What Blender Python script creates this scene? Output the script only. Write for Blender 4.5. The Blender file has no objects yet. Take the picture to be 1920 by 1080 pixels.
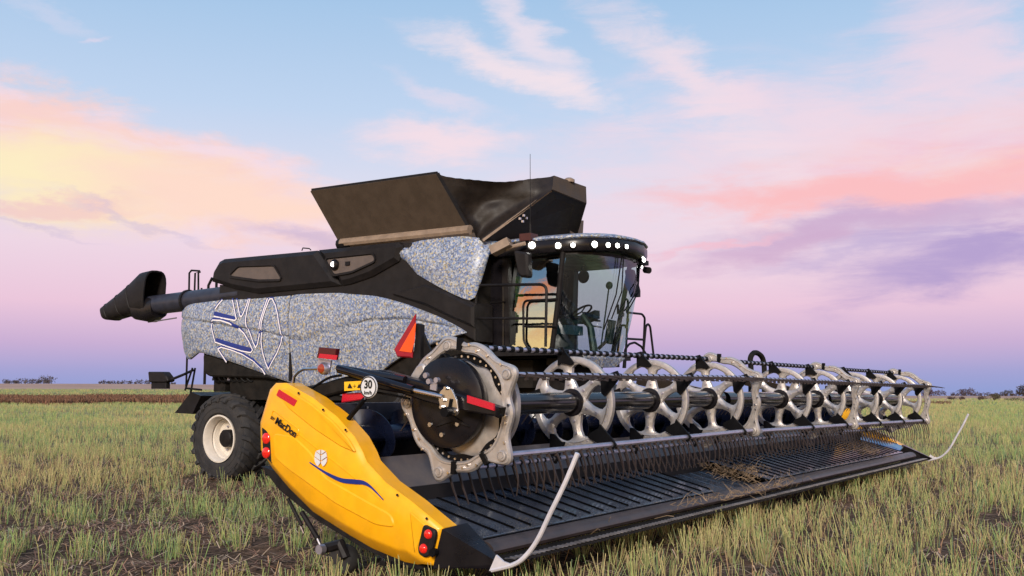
import bpy, bmesh, math, random
import numpy as np
from mathutils import Vector, Matrix
R = math.radians
random.seed(7); rng = np.random.default_rng(11)
scene = bpy.context.scene
COL = scene.collection

# ---------------------------------------------------------------- camera, sky, sun, exposure
# axes: x along the grain header (near end negative), y towards the rear of the combine, z up, metres
CAM = Vector((-14.918, -5.004, 1.75))
HEAD = R(34.5)                                     # compass of the view: forward = (cos, sin)
CF = Vector((math.cos(HEAD), math.sin(HEAD), 0)); CR = Vector((math.sin(HEAD), -math.cos(HEAD), 0))
PITCH = R(5.7106)
cam_d = bpy.data.cameras.new('camera'); cam = bpy.data.objects.new('camera', cam_d); COL.objects.link(cam)
cam_d.lens = 35.625; cam_d.sensor_width = 36; cam_d.clip_end = 9000; cam_d.clip_start = .1
fw = CF * math.cos(PITCH) + Vector((0, 0, 1)) * math.sin(PITCH)
up = CR.cross(fw)
cam.matrix_world = Matrix(((CR.x, up.x, -fw.x, CAM.x), (CR.y, up.y, -fw.y, CAM.y), (CR.z, up.z, -fw.z, CAM.z), (0, 0, 0, 1)))
scene.camera = cam
scene.view_settings.view_transform = 'Standard'; scene.view_settings.look = 'None'
scene.view_settings.exposure = 0.0; scene.view_settings.gamma = 1; scene.view_settings.use_curve_mapping = False

def lin(r, g, b, k=1.0):
    f = lambda c: ((c / 255) / 12.92 if c / 255 <= .04045 else ((c / 255 + .055) / 1.055) ** 2.4) * k
    return (f(r), f(g), f(b), 1)

SUN_EL = R(24.0); SUN_DIR = Vector((-.90, -.44, 0)).normalized()          # towards the afterglow
sd = bpy.data.lights.new('sun', 'SUN'); sun = bpy.data.objects.new('sun', sd); COL.objects.link(sun)
sd.energy = 4.0; sd.angle = R(13); sd.color = (1.0, .89, .77)
tosun = Vector((SUN_DIR.x * math.cos(SUN_EL), SUN_DIR.y * math.cos(SUN_EL), math.sin(SUN_EL)))
sun.rotation_euler = tosun.to_track_quat('Z', 'Y').to_euler()

world = bpy.data.worlds.new('World'); scene.world = world; world.use_nodes = True
WT = world.node_tree; WT.nodes.clear()

class NG:                                            # tiny node builder
    def __init__(s, tree): s.t = tree
    def n(s, typ, **kw):
        nd = s.t.nodes.new(typ)
        for k, v in kw.items(): setattr(nd, k, v)
        return nd
    def link(s, a, b): s.t.links.new(a, b)
    def put(s, sock, v):
        if isinstance(v, bpy.types.NodeSocket): s.t.links.new(v, sock)
        elif v is not None: sock.default_value = v
    def math(s, op, a, b=None, c=None, clamp=False):
        nd = s.n('ShaderNodeMath', operation=op, use_clamp=clamp)
        s.put(nd.inputs[0], a)
        if b is not None: s.put(nd.inputs[1], b)
        if c is not None: s.put(nd.inputs[2], c)
        return nd.outputs[0]
    def vmath(s, op, a, b=None):
        nd = s.n('ShaderNodeVectorMath', operation=op); s.put(nd.inputs[0], a)
        if b is not None: s.put(nd.inputs[1], b)
        return nd.outputs['Value'] if op in ('DOT_PRODUCT', 'LENGTH', 'DISTANCE') else nd.outputs[0]
    def mapr(s, v, a, b, c=0.0, d=1.0, smooth=True):
        nd = s.n('ShaderNodeMapRange', interpolation_type='SMOOTHSTEP' if smooth else 'LINEAR')
        s.put(nd.inputs['Value'], v)
        nd.inputs['From Min'].default_value = a; nd.inputs['From Max'].default_value = b
        nd.inputs['To Min'].default_value = c; nd.inputs['To Max'].default_value = d
        return nd.outputs[0]
    def mix(s, f, a, b, blend='MIX'):
        nd = s.n('ShaderNodeMix', data_type='RGBA', blend_type=blend)
        s.put(nd.inputs[0], f); s.put(nd.inputs[6], a); s.put(nd.inputs[7], b)
        return nd.outputs[2]
    def noise(s, vec, scale, detail=4, rough=.55, dist=0.0):
        nd = s.n('ShaderNodeTexNoise'); s.put(nd.inputs['Vector'], vec)
        nd.inputs['Scale'].default_value = scale; nd.inputs['Detail'].default_value = detail
        nd.inputs['Roughness'].default_value = rough; nd.inputs['Distortion'].default_value = dist
        return nd.outputs['Fac'], nd.outputs['Color']
    def mapping(s, vec, loc=(0, 0, 0), rot=(0, 0, 0), sc=(1, 1, 1), typ='POINT'):
        nd = s.n('ShaderNodeMapping', vector_type=typ); s.put(nd.inputs[0], vec)
        nd.inputs[1].default_value = loc; nd.inputs[2].default_value = rot; nd.inputs[3].default_value = sc
        return nd.outputs[0]
    def ramp(s, v, stops, interp='LINEAR'):
        nd = s.n('ShaderNodeValToRGB'); nd.color_ramp.interpolation = interp
        e = nd.color_ramp.elements
        while len(e) < len(stops): e.new(.5)
        for el, (p, c) in zip(e, stops): el.position = p; el.color = c if len(c) == 4 else (*c, 1)
        s.put(nd.inputs[0], v); return nd.outputs[0]

def build_sky():
    g = NG(WT)
    d = g.n('ShaderNodeTexCoord').outputs['Generated']
    d = g.vmath('NORMALIZE', d)
    fx = g.vmath('DOT_PRODUCT', d, tuple(CF)); rx = g.vmath('DOT_PRODUCT', d, tuple(CR)); uz = g.vmath('DOT_PRODUCT', d, (0, 0, 1))
    az = g.math('ARCTAN2', rx, fx); el = g.math('ARCSINE', uz)
    # anti-solar side: blue shadow of the earth, pink belt, pale lavender, blue
    e01 = g.mapr(el, 0, 1.5708, 0, 1, False)
    q = lambda e: e / 1.5708
    anti = g.ramp(e01, [(0, lin(146, 160, 214)), (q(.016), lin(160, 162, 214)), (q(.042), lin(198, 172, 214)), (q(.080), lin(234, 196, 220)),
                        (q(.135), lin(238, 213, 229)), (q(.20), lin(218, 219, 239)), (q(.27), lin(192, 212, 240)), (q(.38), lin(163, 197, 232)),
                        (q(.75), lin(120, 165, 215)), (1, lin(92, 138, 200))])
    sol = g.ramp(e01, [(0, lin(255, 190, 110, 2.2)), (q(.07), lin(255, 222, 150, 2.3)), (q(.15), lin(246, 226, 186, 1.8)), (q(.23), lin(140, 178, 208, 1.25)),
                       (q(.34), lin(78, 138, 200, 1.1)), (q(.9), lin(112, 158, 212)), (1, lin(92, 138, 200))])
    sdot = g.vmath('DOT_PRODUCT', d, tuple(SUN_DIR))
    col = g.mix(g.mapr(sdot, -.25, .75), anti, sol)
    # warmer right, bluer left near the camera's view
    # cloud coordinates: azimuth and elevation, warped
    cmb = g.n('ShaderNodeCombineXYZ'); g.put(cmb.inputs[0], az); g.put(cmb.inputs[1], el)
    uv = cmb.outputs[0]
    st = g.mapping(uv, rot=(0, 0, R(8)), sc=(1, 2.6, 1))
    _, wc = g.noise(st, 7, 9, .62)
    w = g.n('ShaderNodeVectorMath', operation='MULTIPLY_ADD'); g.put(w.inputs[0], wc)
    w.inputs[1].default_value = (.13, .075, 0); w.inputs[2].default_value = (-.065, -.0375, 0)
    wuv = g.vmath('ADD', uv, w.outputs[0])
    n_soft, _ = g.noise(g.mapping(uv, rot=(0, 0, R(8)), sc=(1, 2.8, 1)), 9, 12, .64, .4)
    n_diag, _ = g.noise(g.mapping(uv, rot=(0, 0, R(33)), sc=(1, 4.2, 1)), 9, 12, .66, .5)
    n_low, _ = g.noise(g.mapping(uv, rot=(0, 0, R(-6)), sc=(1, 5.5, 1)), 8, 12, .64, .5)
    def cloud(col, c, a, b, rot, color, op, nz, k=1.0, soft=.6, color2=None, nz2=None):
        m = g.mapping(wuv, loc=(c[0], c[1], 0), rot=(0, 0, R(rot)), sc=(a / 1900, b / 1900, 1), typ='TEXTURE')
        r = g.vmath('LENGTH', m)
        t = g.math('MULTIPLY_ADD', nz, -2 * k, r)                      # r - 2k(noise)
        f = g.mapr(t, 1 - k + soft * .5, 1 - k - soft, 0, op)
        f2 = g.mapr(r, 1.9, 1.0); f = g.math('MULTIPLY', f, f2)
        cc = color if color2 is None else g.mix(g.mapr(nz2, .38, .62), color, color2)
        return g.mix(f, col, cc)
    P, PE, Y, LV, WH = lin(250, 212, 218), lin(255, 203, 188), lin(255, 238, 178), lin(168, 148, 200), lin(246, 224, 232)
    # general thin clouds all round the sky (pink in view, orange towards the afterglow)
    allc = g.mix(g.mapr(sdot, -.1, .7), lin(246, 220, 230), lin(255, 170, 110, 1.6))
    veil = g.mapr(n_soft, .52, .78, 0, .75)
    outside = g.mapr(fx, .72, .5)                                       # clouds here are the ones seen in the photograph
    veil = g.math('MULTIPLY', veil, g.mapr(el, .06, .2)); veil = g.math('MULTIPLY', veil, outside)
    col = g.mix(veil, col, allc)
    # right hand: wide pink veil, peach bank, violet bars
    col = cloud(col, (0.3303,0.2135), 600, 160, 4, lin(244, 216, 228), .85, n_diag, .9, 1.0)
    col = cloud(col, (0.4447,0.1993), 420, 95, 3, lin(252, 200, 196), .95, n_low, .8, .9, lin(246, 190, 205), n_soft)
    col = cloud(col, (0.3390,0.1883), 420, 30, 2, lin(252, 188, 192), .95, n_low, .7, .8)
    col = cloud(col, (0.4270,0.3020), 170, 130, -52, lin(240, 216, 230), .75, n_diag, 1.0, .9)
    col = cloud(col, (0.1867,0.2922), 230, 48, -40, lin(246, 224, 232), .8, n_diag, 1.0, .95)
    col = cloud(col, (0.2727,0.2546), 290, 60, -14, lin(242, 217, 230), .7, n_diag, 1.0, 1.1)
    col = cloud(col, (0.0163,0.3421), 145, 40, -44, lin(245, 227, 236), .75, n_diag, 1.0, .95)
    col = cloud(col, (0.0027,0.3097), 205, 30, -20, lin(248, 228, 234), .85, n_diag, .9, .9)
    col = cloud(col, (-0.0673,0.2873), 130, 18, -20, lin(234, 219, 234), .6, n_diag, .8, 1.0)
    col = cloud(col, (-0.0750,0.2474), 145, 40, -4, lin(248, 222, 230), .9, n_diag, .8, .8)
    col = cloud(col, (0.3755,0.1589), 430, 34, 5, lin(190, 165, 208), .7, n_low, .7, .9)
    col = cloud(col, (0.2696,0.1418), 230, 24, 12, lin(206, 168, 205), .75, n_low, .7, .9)
    col = cloud(col, (0.4369,0.1190), 270, 62, 10, lin(172, 150, 206), .9, n_low, .9, .9)
    col = cloud(col, (0.3467,0.1359), 200, 20, 9, lin(185, 165, 212), .7, n_low, .7, .9)
    col = cloud(col, (0.1993,0.1431), 140, 9, 9, lin(246, 188, 205), .7, n_low, .6, .8)
    # left hand: the big sunlit bank
    col = cloud(col, (-0.3632,0.2052), 540, 98, -11, lin(248, 219, 228), .95, n_soft, .5, .34, lin(252, 210, 204), n_diag)
    col = cloud(col, (-0.4269,0.1962), 300, 82, -4, lin(255, 226, 190), .9, n_soft, .8, .9)
    col = cloud(col, (-0.4444,0.1923), 190, 62, -4, lin(254, 240, 196), .9, n_soft, .9, 1.1)
    col = cloud(col, (-0.2758,0.1860), 290, 48, -2, lin(255, 219, 203), 1.0, n_soft, .8, .7)
    col = cloud(col, (-0.4388,0.1642), 150, 14, 4, lin(240, 190, 200), .6, n_soft, .7, .8)
    col = cloud(col, (-0.2045,0.1491), 150, 22, -10, lin(206, 182, 212), .8, n_low, .7, .9)
    col = cloud(col, (-0.3522,0.1578), 150, 7, -14, lin(205, 188, 218), .5, n_low, .5, .9)
    col = cloud(col, (-0.4555,0.1483), 110, 6, -6, lin(205, 188, 218), .5, n_low, .5, .9)
    col = cloud(col, (-0.4023,0.3121), 22, 12, 30, lin(225, 215, 235), .7, n_soft, .6, .8)
    col = cloud(col, (-0.4507,0.3307), 90, 14, -20, lin(205, 212, 236), .6, n_diag, .7, .9)
    # orange afterglow streaks behind the camera (they show in the cab glass)
    for ca_, ce_, aa_, bb_, rr_ in ((-1.92, .165, .22, .030, -32), (-2.5, .20, .5, .05, -14), (2.7, .22, .5, .05, 12)):
        col = cloud(col, (ca_, ce_), aa_ * 1900, bb_ * 1900, rr_, lin(255, 150, 86, 1.7), .95, n_diag, .8, .8)
    # below the horizon (only seen past the far edge of the land)
    col = g.mix(g.mapr(el, -.002, -.02), col, lin(120, 118, 110))
    ns = g.n('ShaderNodeTexSky', sky_type='NISHITA'); ns.sun_disc = False; ns.sun_elevation = R(4)
    ns.sun_rotation = math.atan2(SUN_DIR.x, SUN_DIR.y)
    nb = g.mix(1.0, ns.outputs[0], (.012, .012, .012, 1), 'MULTIPLY')
    col = g.mix(1.0, col, nb, 'ADD')
    bg = g.n('ShaderNodeBackground'); g.put(bg.inputs[0], col); bg.inputs[1].default_value = .97
    out = g.n('ShaderNodeOutputWorld'); g.link(bg.outputs[0], out.inputs[0])
build_sky()

# ---------------------------------------------------------------- materials
MATS = {}
def mat(name, base=(.5, .5, .5), rough=.5, metal=0.0, var=.12, vscale=6.0, bump=0.0, bscale=40.0, coat=0.0, emit=None, es=0.0, spec=.35, dust=0.0, dustcol=(.30, .22, .15)):
    if name in MATS: return MATS[name]
    m = bpy.data.materials.new(name); m.use_nodes = True; MATS[name] = m
    t = m.node_tree; b = t.nodes['Principled BSDF']; g = NG(t)
    tc = g.n('ShaderNodeTexCoord').outputs['Object']
    f, _ = g.noise(tc, vscale, 5, .6)
    lo = tuple(max(0, c * (1 - var)) for c in base[:3]) + (1,); hi = tuple(min(1, c * (1 + var)) for c in base[:3]) + (1,)
    c = g.mix(g.mapr(f, .3, .7), lo, hi)
    if dust:
        df, _ = g.noise(tc, vscale * .6, 8, .7); c = g.mix(g.mapr(df, .35, .75, 0, dust), c, (*dustcol, 1))
    g.put(b.inputs['Base Color'], c)
    b.inputs['Roughness'].default_value = rough; b.inputs['Metallic'].default_value = metal
    b.inputs['Specular IOR Level'].default_value = spec
    if coat: b.inputs['Coat Weight'].default_value = coat; b.inputs['Coat Roughness'].default_value = .08
    rf = g.mapr(f, .25, .75, max(.02, rough * .8), min(1, rough * 1.2)); g.put(b.inputs['Roughness'], rf)
    if bump:
        n2, _ = g.noise(tc, bscale, 4, .6)
        bp = g.n('ShaderNodeBump'); bp.inputs['Strength'].default_value = bump; bp.inputs['Distance'].default_value = .01
        g.put(bp.inputs['Height'], n2); g.put(b.inputs['Normal'], bp.outputs[0])
    if emit: b.inputs['Emission Color'].default_value = (*emit, 1); b.inputs['Emission Strength'].default_value = es
    return m
M_black = mat('black_plastic', (.013, .0115, .012), .5, spec=.16, var=.2, bump=.05, bscale=160, dust=.25, dustcol=(.040, .033, .031))
M_blackg = mat('black_gloss_paint', (.008, .007, .009), .3, var=.2, spec=.25, coat=.08, dust=.1, dustcol=(.02, .017, .016))
M_blackm = mat('black_steel', (.011, .010, .011), .5, var=.3, spec=.15, dust=.2, dustcol=(.028, .023, .021))
M_frame = mat('dirty_black_chassis', (.012, .011, .010), .75, var=.4, spec=.1, dust=.4, dustcol=(.034, .026, .021))
M_yel = mat('yellow_paint', (.86, .405, .005), .36, var=.06, coat=.2, dust=.16, dustcol=(.46, .25, .05))
M_cast = mat('cast_aluminium', (.46, .43, .415), .42, .55, var=.08, vscale=14, bump=.06, bscale=90, dust=.25, dustcol=(.36, .30, .25))
M_steel = mat('bare_steel', (.62, .60, .60), .28, 1.0, var=.12)
M_bar = mat('reel_bar_steel', (.46, .45, .54), .38, .8, var=.12)
M_lip = mat('worn_brown_lip', (.045, .034, .034), .38, var=.3, dust=.3, dustcol=(.09, .07, .06))
M_tube = mat('dark_gloss_tube', (.007, .006, .008), .2, .0, var=.2, coat=.25, spec=.3)
M_tine = mat('tine_plastic', (.030, .021, .020), .45, var=.25)
M_clip = mat('clip_black', (.004, .004, .005), .5, spec=.12)
M_rubber = mat('tyre_rubber', (.020, .020, .022), .75, var=.25, bump=.3, bscale=60, dust=.45, dustcol=(.07, .06, .052))
M_rim = mat('rim_offwhite', (.62, .57, .50), .4, var=.06, dust=.2, dustcol=(.5, .42, .33))
M_red = mat('red_lens', (.62, .015, .01), .18, coat=.6, var=.2, vscale=60, emit=(1, .05, .02), es=.12)
M_refl = mat('red_reflector', (.50, .012, .03), .3, var=.08, vscale=90)
M_orange = mat('orange_triangle', (.95, .09, .015), .35, var=.06)
M_dred = mat('dark_red_edge', (.30, .012, .025), .35)
M_dred2 = mat('dark_red_reflector', (.07, .008, .012), .25)
M_knife = mat('worn_knife_steel', (.20, .19, .20), .4, .7, var=.3)
M_slat = mat('draper_rubber', (.040, .047, .064), .26, var=.2, vscale=2.2, dust=.08, dustcol=(.055, .055, .058), coat=.55, spec=.4)
M_ridge = mat('draper_ridge', (.002, .002, .0025), .9, spec=.03)
M_lid = mat('tank_cover_board', (.066, .048, .035), .75, var=.12, vscale=5, bump=.06, bscale=160, spec=.15, dust=.28, dustcol=(.092, .068, .05))
M_lidrail = mat('tan_rail', (.26, .19, .14), .55, var=.15, dust=.4, dustcol=(.14, .10, .07))
M_fabric = mat('black_tarpaulin', (.016, .012, .010), .5, var=.3, bump=.10, bscale=50, spec=.22, dust=.2, dustcol=(.045, .032, .024))
M_recess = mat('tan_mesh_panel', (.11, .086, .076), .6, var=.1, bump=.3, bscale=220)
M_blue = mat('blue_decal', (.012, .03, .20), .35)
M_white = mat('white_decal', (.80, .76, .78), .35, var=.03)
M_grey = mat('grey_decal', (.62, .62, .64), .35, var=.03)
M_beam = mat('blue_black_beam', (.028, .030, .045), .36, var=.2, spec=.25, dust=.15, dustcol=(.08, .07, .07))
M_auger = mat('auger_dark_blue', (.006, .009, .026), .28, var=.3, coat=.15, spec=.25)
M_sheet = mat('brown_grey_sheet', (.10, .084, .082), .45, .2, var=.15, vscale=3, dust=.3)
M_rod = mat('galvanised_rod', (.62, .60, .64), .42, .2, var=.1)
M_label = mat('warning_yellow', (.85, .48, .02), .4)
M_text = mat('black_print', (.008, .008, .008), .5)
M_seat = mat('seat_fabric', (.02, .055, .08), .85, bump=.2)
M_lamp = mat('work_light_glow', (1, 1, 1), .3, emit=(1, .98, .95), es=22)
M_dimlamp = mat('work_light_dim', (1, 1, 1), .3, emit=(1, .95, .88), es=5)
M_lampring = mat('lamp_reflector_ring', (.75, .75, .72), .25, emit=(1, .97, .92), es=.45)
M_amber = mat('amber_lens', (.35, .05, .02), .2, coat=.5, var=.2)
M_bluep = mat('blue_shiny_sheet', (.05, .19, .52), .22, .4)
M_green = mat('green_vest', (.22, .30, .02), .8)
M_teal = mat('inner_green_black', (.012, .022, .02), .5)

def camo():
    m = bpy.data.materials.new('pixel_wrap'); m.use_nodes = True; t = m.node_tree; b = t.nodes['Principled BSDF']; g = NG(t)
    tc = g.n('ShaderNodeTexCoord').outputs['Object']
    mp = g.mapping(tc, rot=(R(24), 0, 0), sc=(.6, 1, 1))
    v = g.n('ShaderNodeTexVoronoi', feature='F1', distance='CHEBYCHEV'); g.put(v.inputs['Vector'], mp)
    v.inputs['Scale'].default_value = 34; v.inputs['Randomness'].default_value = .45
    sep = g.n('ShaderNodeSeparateColor'); g.put(sep.inputs[0], v.outputs['Color'])
    c = g.ramp(sep.outputs[0], [(0, (.010, .014, .04)), (.13, (.035, .10, .32)), (.38, (.15, .22, .36)), (.55, (.36, .39, .43)), (.73, (.56, .56, .57)), (.85, (.46, .33, .05)), (.93, (.06, .06, .07))], 'CONSTANT')
    v2 = g.n('ShaderNodeTexVoronoi', feature='F1'); g.put(v2.inputs['Vector'], mp); v2.inputs['Scale'].default_value = 62
    sep2 = g.n('ShaderNodeSeparateColor'); g.put(sep2.inputs[0], v2.outputs['Color'])
    c2 = g.ramp(sep2.outputs[1], [(0, (.03, .09, .30)), (.32, (.46, .47, .50)), (.56, (.02, .03, .07)), (.76, (.48, .36, .07)), (.86, (.52, .53, .56))], 'CONSTANT')
    c = g.mix(.38, c, c2); c = g.mix(.22, c, (.34, .37, .41, 1))
    big, _ = g.noise(tc, .9, 4, .6)
    c = g.mix(g.mapr(big, .45, .75, 0, .18), c, (.34, .28, .22, 1))
    g.put(b.inputs['Base Color'], c); b.inputs['Roughness'].default_value = .45; b.inputs['Coat Weight'].default_value = .12; b.inputs['Coat Roughness'].default_value = .25
    return m
M_camo = camo()

def glass(name, tint, refl, fres=True):
    m = bpy.data.materials.new(name); m.use_nodes = True; t = m.node_tree; t.nodes.clear(); g = NG(t)
    tr = g.n('ShaderNodeBsdfTransparent'); tr.inputs[0].default_value = (*tint, 1)
    gl = g.n('ShaderNodeBsdfGlossy'); gl.inputs['Roughness'].default_value = .03; gl.inputs['Color'].default_value = (.85, .92, .95, 1)
    tc = g.n('ShaderNodeTexCoord').outputs['Object']; nz, _ = g.noise(tc, 5, 4)
    bp = g.n('ShaderNodeBump'); bp.inputs['Strength'].default_value = .03; bp.inputs['Distance'].default_value = .05
    g.put(bp.inputs['Height'], nz); g.put(gl.inputs['Normal'], bp.outputs[0])
    fr = g.n('ShaderNodeFresnel'); fr.inputs[0].default_value = 1.27
    f = g.math('ADD', fr.outputs[0], refl, clamp=True) if fres else refl
    mx = g.n('ShaderNodeMixShader'); g.put(mx.inputs[0], f); g.link(tr.outputs[0], mx.inputs[1]); g.link(gl.outputs[0], mx.inputs[2])
    o = g.n('ShaderNodeOutputMaterial'); g.link(mx.outputs[0], o.inputs[0]); return m
M_glass = glass('tinted_cab_glass', (.70, .86, .84), .17, False)
M_glassd = glass('reflective_door_glass', (.34, .46, .46), .40)

# ---------------------------------------------------------------- mesh helpers
def inset(poly, d):
    n = len(poly); A = sum(poly[i][0] * poly[(i + 1) % n][1] - poly[(i + 1) % n][0] * poly[i][1] for i in range(n)) / 2
    s = 1 if A > 0 else -1; out = []
    for i in range(n):
        p0, p1, p2 = Vector(poly[i - 1]), Vector(poly[i]), Vector(poly[(i + 1) % n])
        a = (p1 - p0).normalized(); b = (p2 - p1).normalized()
        na = Vector((-a.y, a.x)) * s; nb = Vector((-b.y, b.x)) * s
        m = na + nb
        k = d / max(.35, m.length_squared / 2) if m.length > 1e-6 else 0
        out.append(tuple(p1 + m * k))
    return out
def rounded(poly, r, seg=3):
    out = []; n = len(poly)
    for i in range(n):
        p0, p1, p2 = Vector(poly[i - 1]), Vector(poly[i]), Vector(poly[(i + 1) % n])
        a = (p0 - p1); b = (p2 - p1); rr = min(r, a.length * .45, b.length * .45)
        A = p1 + a.normalized() * rr; B = p1 + b.normalized() * rr
        for k in range(seg + 1):
            t = k / seg; out.append(tuple(A * (1 - t) ** 2 + p1 * 2 * t * (1 - t) + B * t * t))
    return out

class MB:
    def __init__(s): s.v = []; s.f = []
    def ring_faces(s, a, b, n, closed=True):
        for i in range(n if closed else n - 1):
            j = (i + 1) % n; s.f.append((a + i, a + j, b + j, b + i))
    def add(s, pts):
        k = len(s.v); s.v += [tuple(p) for p in pts]; return k
    def loft(s, rings, closed=True, cap=True, loop=False):
        n = len(rings[0]); ids = [s.add(r) for r in rings]
        for a, b in zip(ids, ids[1:]): s.ring_faces(a, b, n, closed)
        if loop: s.ring_faces(ids[-1], ids[0], n, closed)
        elif cap and closed:
            s.f.append(tuple(range(ids[0] + n - 1, ids[0] - 1, -1))); s.f.append(tuple(range(ids[-1], ids[-1] + n)))
        return s
    def box(s, c, size, rot=None):
        M = rot.to_matrix() if rot is not None and hasattr(rot, 'to_matrix') else (rot or Matrix.Identity(3))
        h = Vector(size) / 2; P = []
        for z in (-1, 1):
            for x, y in ((-1, -1), (1, -1), (1, 1), (-1, 1)): P.append(Vector(c) + M @ Vector((x * h.x, y * h.y, z * h.z)))
        k = s.add(P)
        for q in ((0, 3, 2, 1), (4, 5, 6, 7), (0, 1, 5, 4), (1, 2, 6, 5), (2, 3, 7, 6), (3, 0, 4, 7)): s.f.append(tuple(k + i for i in q))
        return s
    def beam(s, a, b, w, h, up=(0, 0, 1)):
        a, b = Vector(a), Vector(b); d = (b - a).normalized(); sd = d.cross(Vector(up)); sd = sd.normalized() if sd.length > 1e-4 else Vector((1, 0, 0)); u = sd.cross(d)
        s.loft([[p - sd * w / 2 - u * h / 2, p + sd * w / 2 - u * h / 2, p + sd * w / 2 + u * h / 2, p - sd * w / 2 + u * h / 2] for p in (a, b)]); return s
    def tube(s, pts, r, n=8, smooth_pts=0):
        P = [Vector(p) for p in pts]
        if smooth_pts:
            Q = [P[0]]
            for i in range(1, len(P) - 1):
                a = P[i] + (P[i - 1] - P[i]).normalized() * min(smooth_pts, (P[i - 1] - P[i]).length * .45); b = P[i] + (P[i + 1] - P[i]).normalized() * min(smooth_pts, (P[i + 1] - P[i]).length * .45)
                for k in range(5):
                    t = k / 4; Q.append(a * (1 - t) ** 2 + P[i] * 2 * t * (1 - t) + b * t * t)
            P = Q + [P[-1]]
        rr = r if isinstance(r, (list, tuple)) else [r] * len(P)
        rings = []; T0 = None; N = None
        for i, p in enumerate(P):
            T = ((P[min(i + 1, len(P) - 1)] - P[max(i - 1, 0)])).normalized()
            if N is None:
                N = T.orthogonal().normalized()
            else:
                N = (N - T * N.dot(T)); N = N.normalized() if N.length > 1e-5 else T.orthogonal().normalized()
            B = T.cross(N)
            rings.append([p + (N * math.cos(2 * math.pi * k / n) + B * math.sin(2 * math.pi * k / n)) * rr[i] for k in range(n)])
        s.loft(rings); return s
    def slab(s, poly, x0, x1, bev=0.0, bd=None):
        """(y, z) outline; outer face at x0 with a chamfer, back at x1"""
        bd = bev if bd is None else bd; sg = 1 if x1 > x0 else -1
        rings = [[(x1, *p) for p in poly]]
        if bev: rings += [[(x0 + sg * bd, *p) for p in poly], [(x0, *p) for p in inset(poly, bev)]]
        else: rings += [[(x0, *p) for p in poly]]
        s.loft(rings); return s
    def cyl(s, a, b, r, n=16, r2=None):
        a, b = Vector(a), Vector(b); T = (b - a).normalized(); N = T.orthogonal().normalized(); B = T.cross(N)
        s.loft([[p + (N * math.cos(2 * math.pi * k / n) + B * math.sin(2 * math.pi * k / n)) * q for k in range(n)] for p, q in ((a, r), (b, r if r2 is None else r2))]); return s
    def lathe(s, prof, c, axis='x', n=48):
        """prof = [(radius, offset along axis)]"""
        rings = []
        for r, o in prof:
            rings.append([(c[0] + o, c[1] + r * math.cos(2 * math.pi * k / n), c[2] + r * math.sin(2 * math.pi * k / n)) if axis == 'x' else
                          (c[0] + r * math.cos(2 * math.pi * k / n), c[1] + r * math.sin(2 * math.pi * k / n), c[2] + o) for k in range(n)])
        s.loft(rings); return s
    def build(s, name, m, parent=None, smooth=False, label=None, kind=None, fix=True):
        me = bpy.data.meshes.new(name); me.from_pydata(s.v, [], s.f)
        if fix:
            bm = bmesh.new(); bm.from_mesh(me); bmesh.ops.recalc_face_normals(bm, faces=bm.faces)
            bmesh.ops.triangulate(bm, faces=[f for f in bm.faces if len(f.verts) > 4]); bm.to_mesh(me); bm.free()
        me.materials.append(m); o = bpy.data.objects.new(name, me); COL.objects.link(o)
        if smooth:
            me.polygons.foreach_set('use_smooth', [True] * len(me.polygons))
            me.set_sharp_from_angle(angle=R(35))
        attach(o, parent)
        if label: o['label'] = label
        if kind: o['kind'] = kind
        return o
ROOTS = {}
def attach(o, parent):
    if parent is None: return
    o.parent = parent
    if parent.type == 'EMPTY': o.matrix_parent_inverse = Matrix.Translation(-parent.location)
def thing(name, label, cat, loc, group=None):
    o = bpy.data.objects.new(name, None); COL.objects.link(o); o.location = loc; o.empty_display_size = .3
    o['label'] = label; o['category'] = cat
    if group: o['group'] = group
    return o
def inst(me, name, parent, loc, rot=None):
    o = bpy.data.objects.new(name, me); COL.objects.link(o); attach(o, parent); o.location = loc
    if rot is not None: o.rotation_euler = rot
    return o
def text(body, size, origin, right, upv, m, name, parent, offset=0.0, extr=.0015, sx=1.0, shear=0.0):
    cu = bpy.data.curves.new(name, 'FONT'); cu.body = body; cu.size = size; cu.extrude = extr; cu.offset = offset; cu.shear = shear
    cu.align_x = 'CENTER'; cu.align_y = 'CENTER'
    ob = bpy.data.objects.new(name, cu); COL.objects.link(ob)
    dg = bpy.context.evaluated_depsgraph_get(); me = bpy.data.meshes.new_from_object(ob.evaluated_get(dg))
    bpy.data.objects.remove(ob); bpy.data.curves.remove(cu)
    r, u = Vector(right).normalized(), Vector(upv).normalized(); n = r.cross(u); O = Vector(origin)
    for v in me.vertices: v.co = O + r * v.co.x * sx + u * v.co.y + n * v.co.z
    me.materials.clear(); me.materials.append(m)
    o = bpy.data.objects.new(name, me); COL.objects.link(o); attach(o, parent); return o
def ribbon(pts, w, nrm):
    """flat strip along 3-D points, lying across normal nrm"""
    P = [Vector(p) for p in pts]; nrm = Vector(nrm); mb = MB(); rows = []
    for i, p in enumerate(P):
        T = (P[min(i + 1, len(P) - 1)] - P[max(i - 1, 0)]).normalized(); S = T.cross(nrm).normalized()
        rows.append((p - S * w / 2, p + S * w / 2))
    for (a, b), (c, d) in zip(rows, rows[1:]):
        k = mb.add([a, b, d, c]); mb.f.append((k, k + 1, k + 2, k + 3))
    return mb
def spline(pts, seg=6):
    P = [Vector(p) for p in pts]; out = []
    for i in range(len(P) - 1):
        p0, p1, p2, p3 = P[max(i - 1, 0)], P[i], P[i + 1], P[min(i + 2, len(P) - 1)]
        for k in range(seg):
            t = k / seg; out.append(.5 * (2 * p1 + (p2 - p0) * t + (2 * p0 - 5 * p1 + 4 * p2 - p3) * t * t + (3 * p1 - p0 - 3 * p2 + p3) * t ** 3))
    out.append(P[-1]); return out
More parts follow.
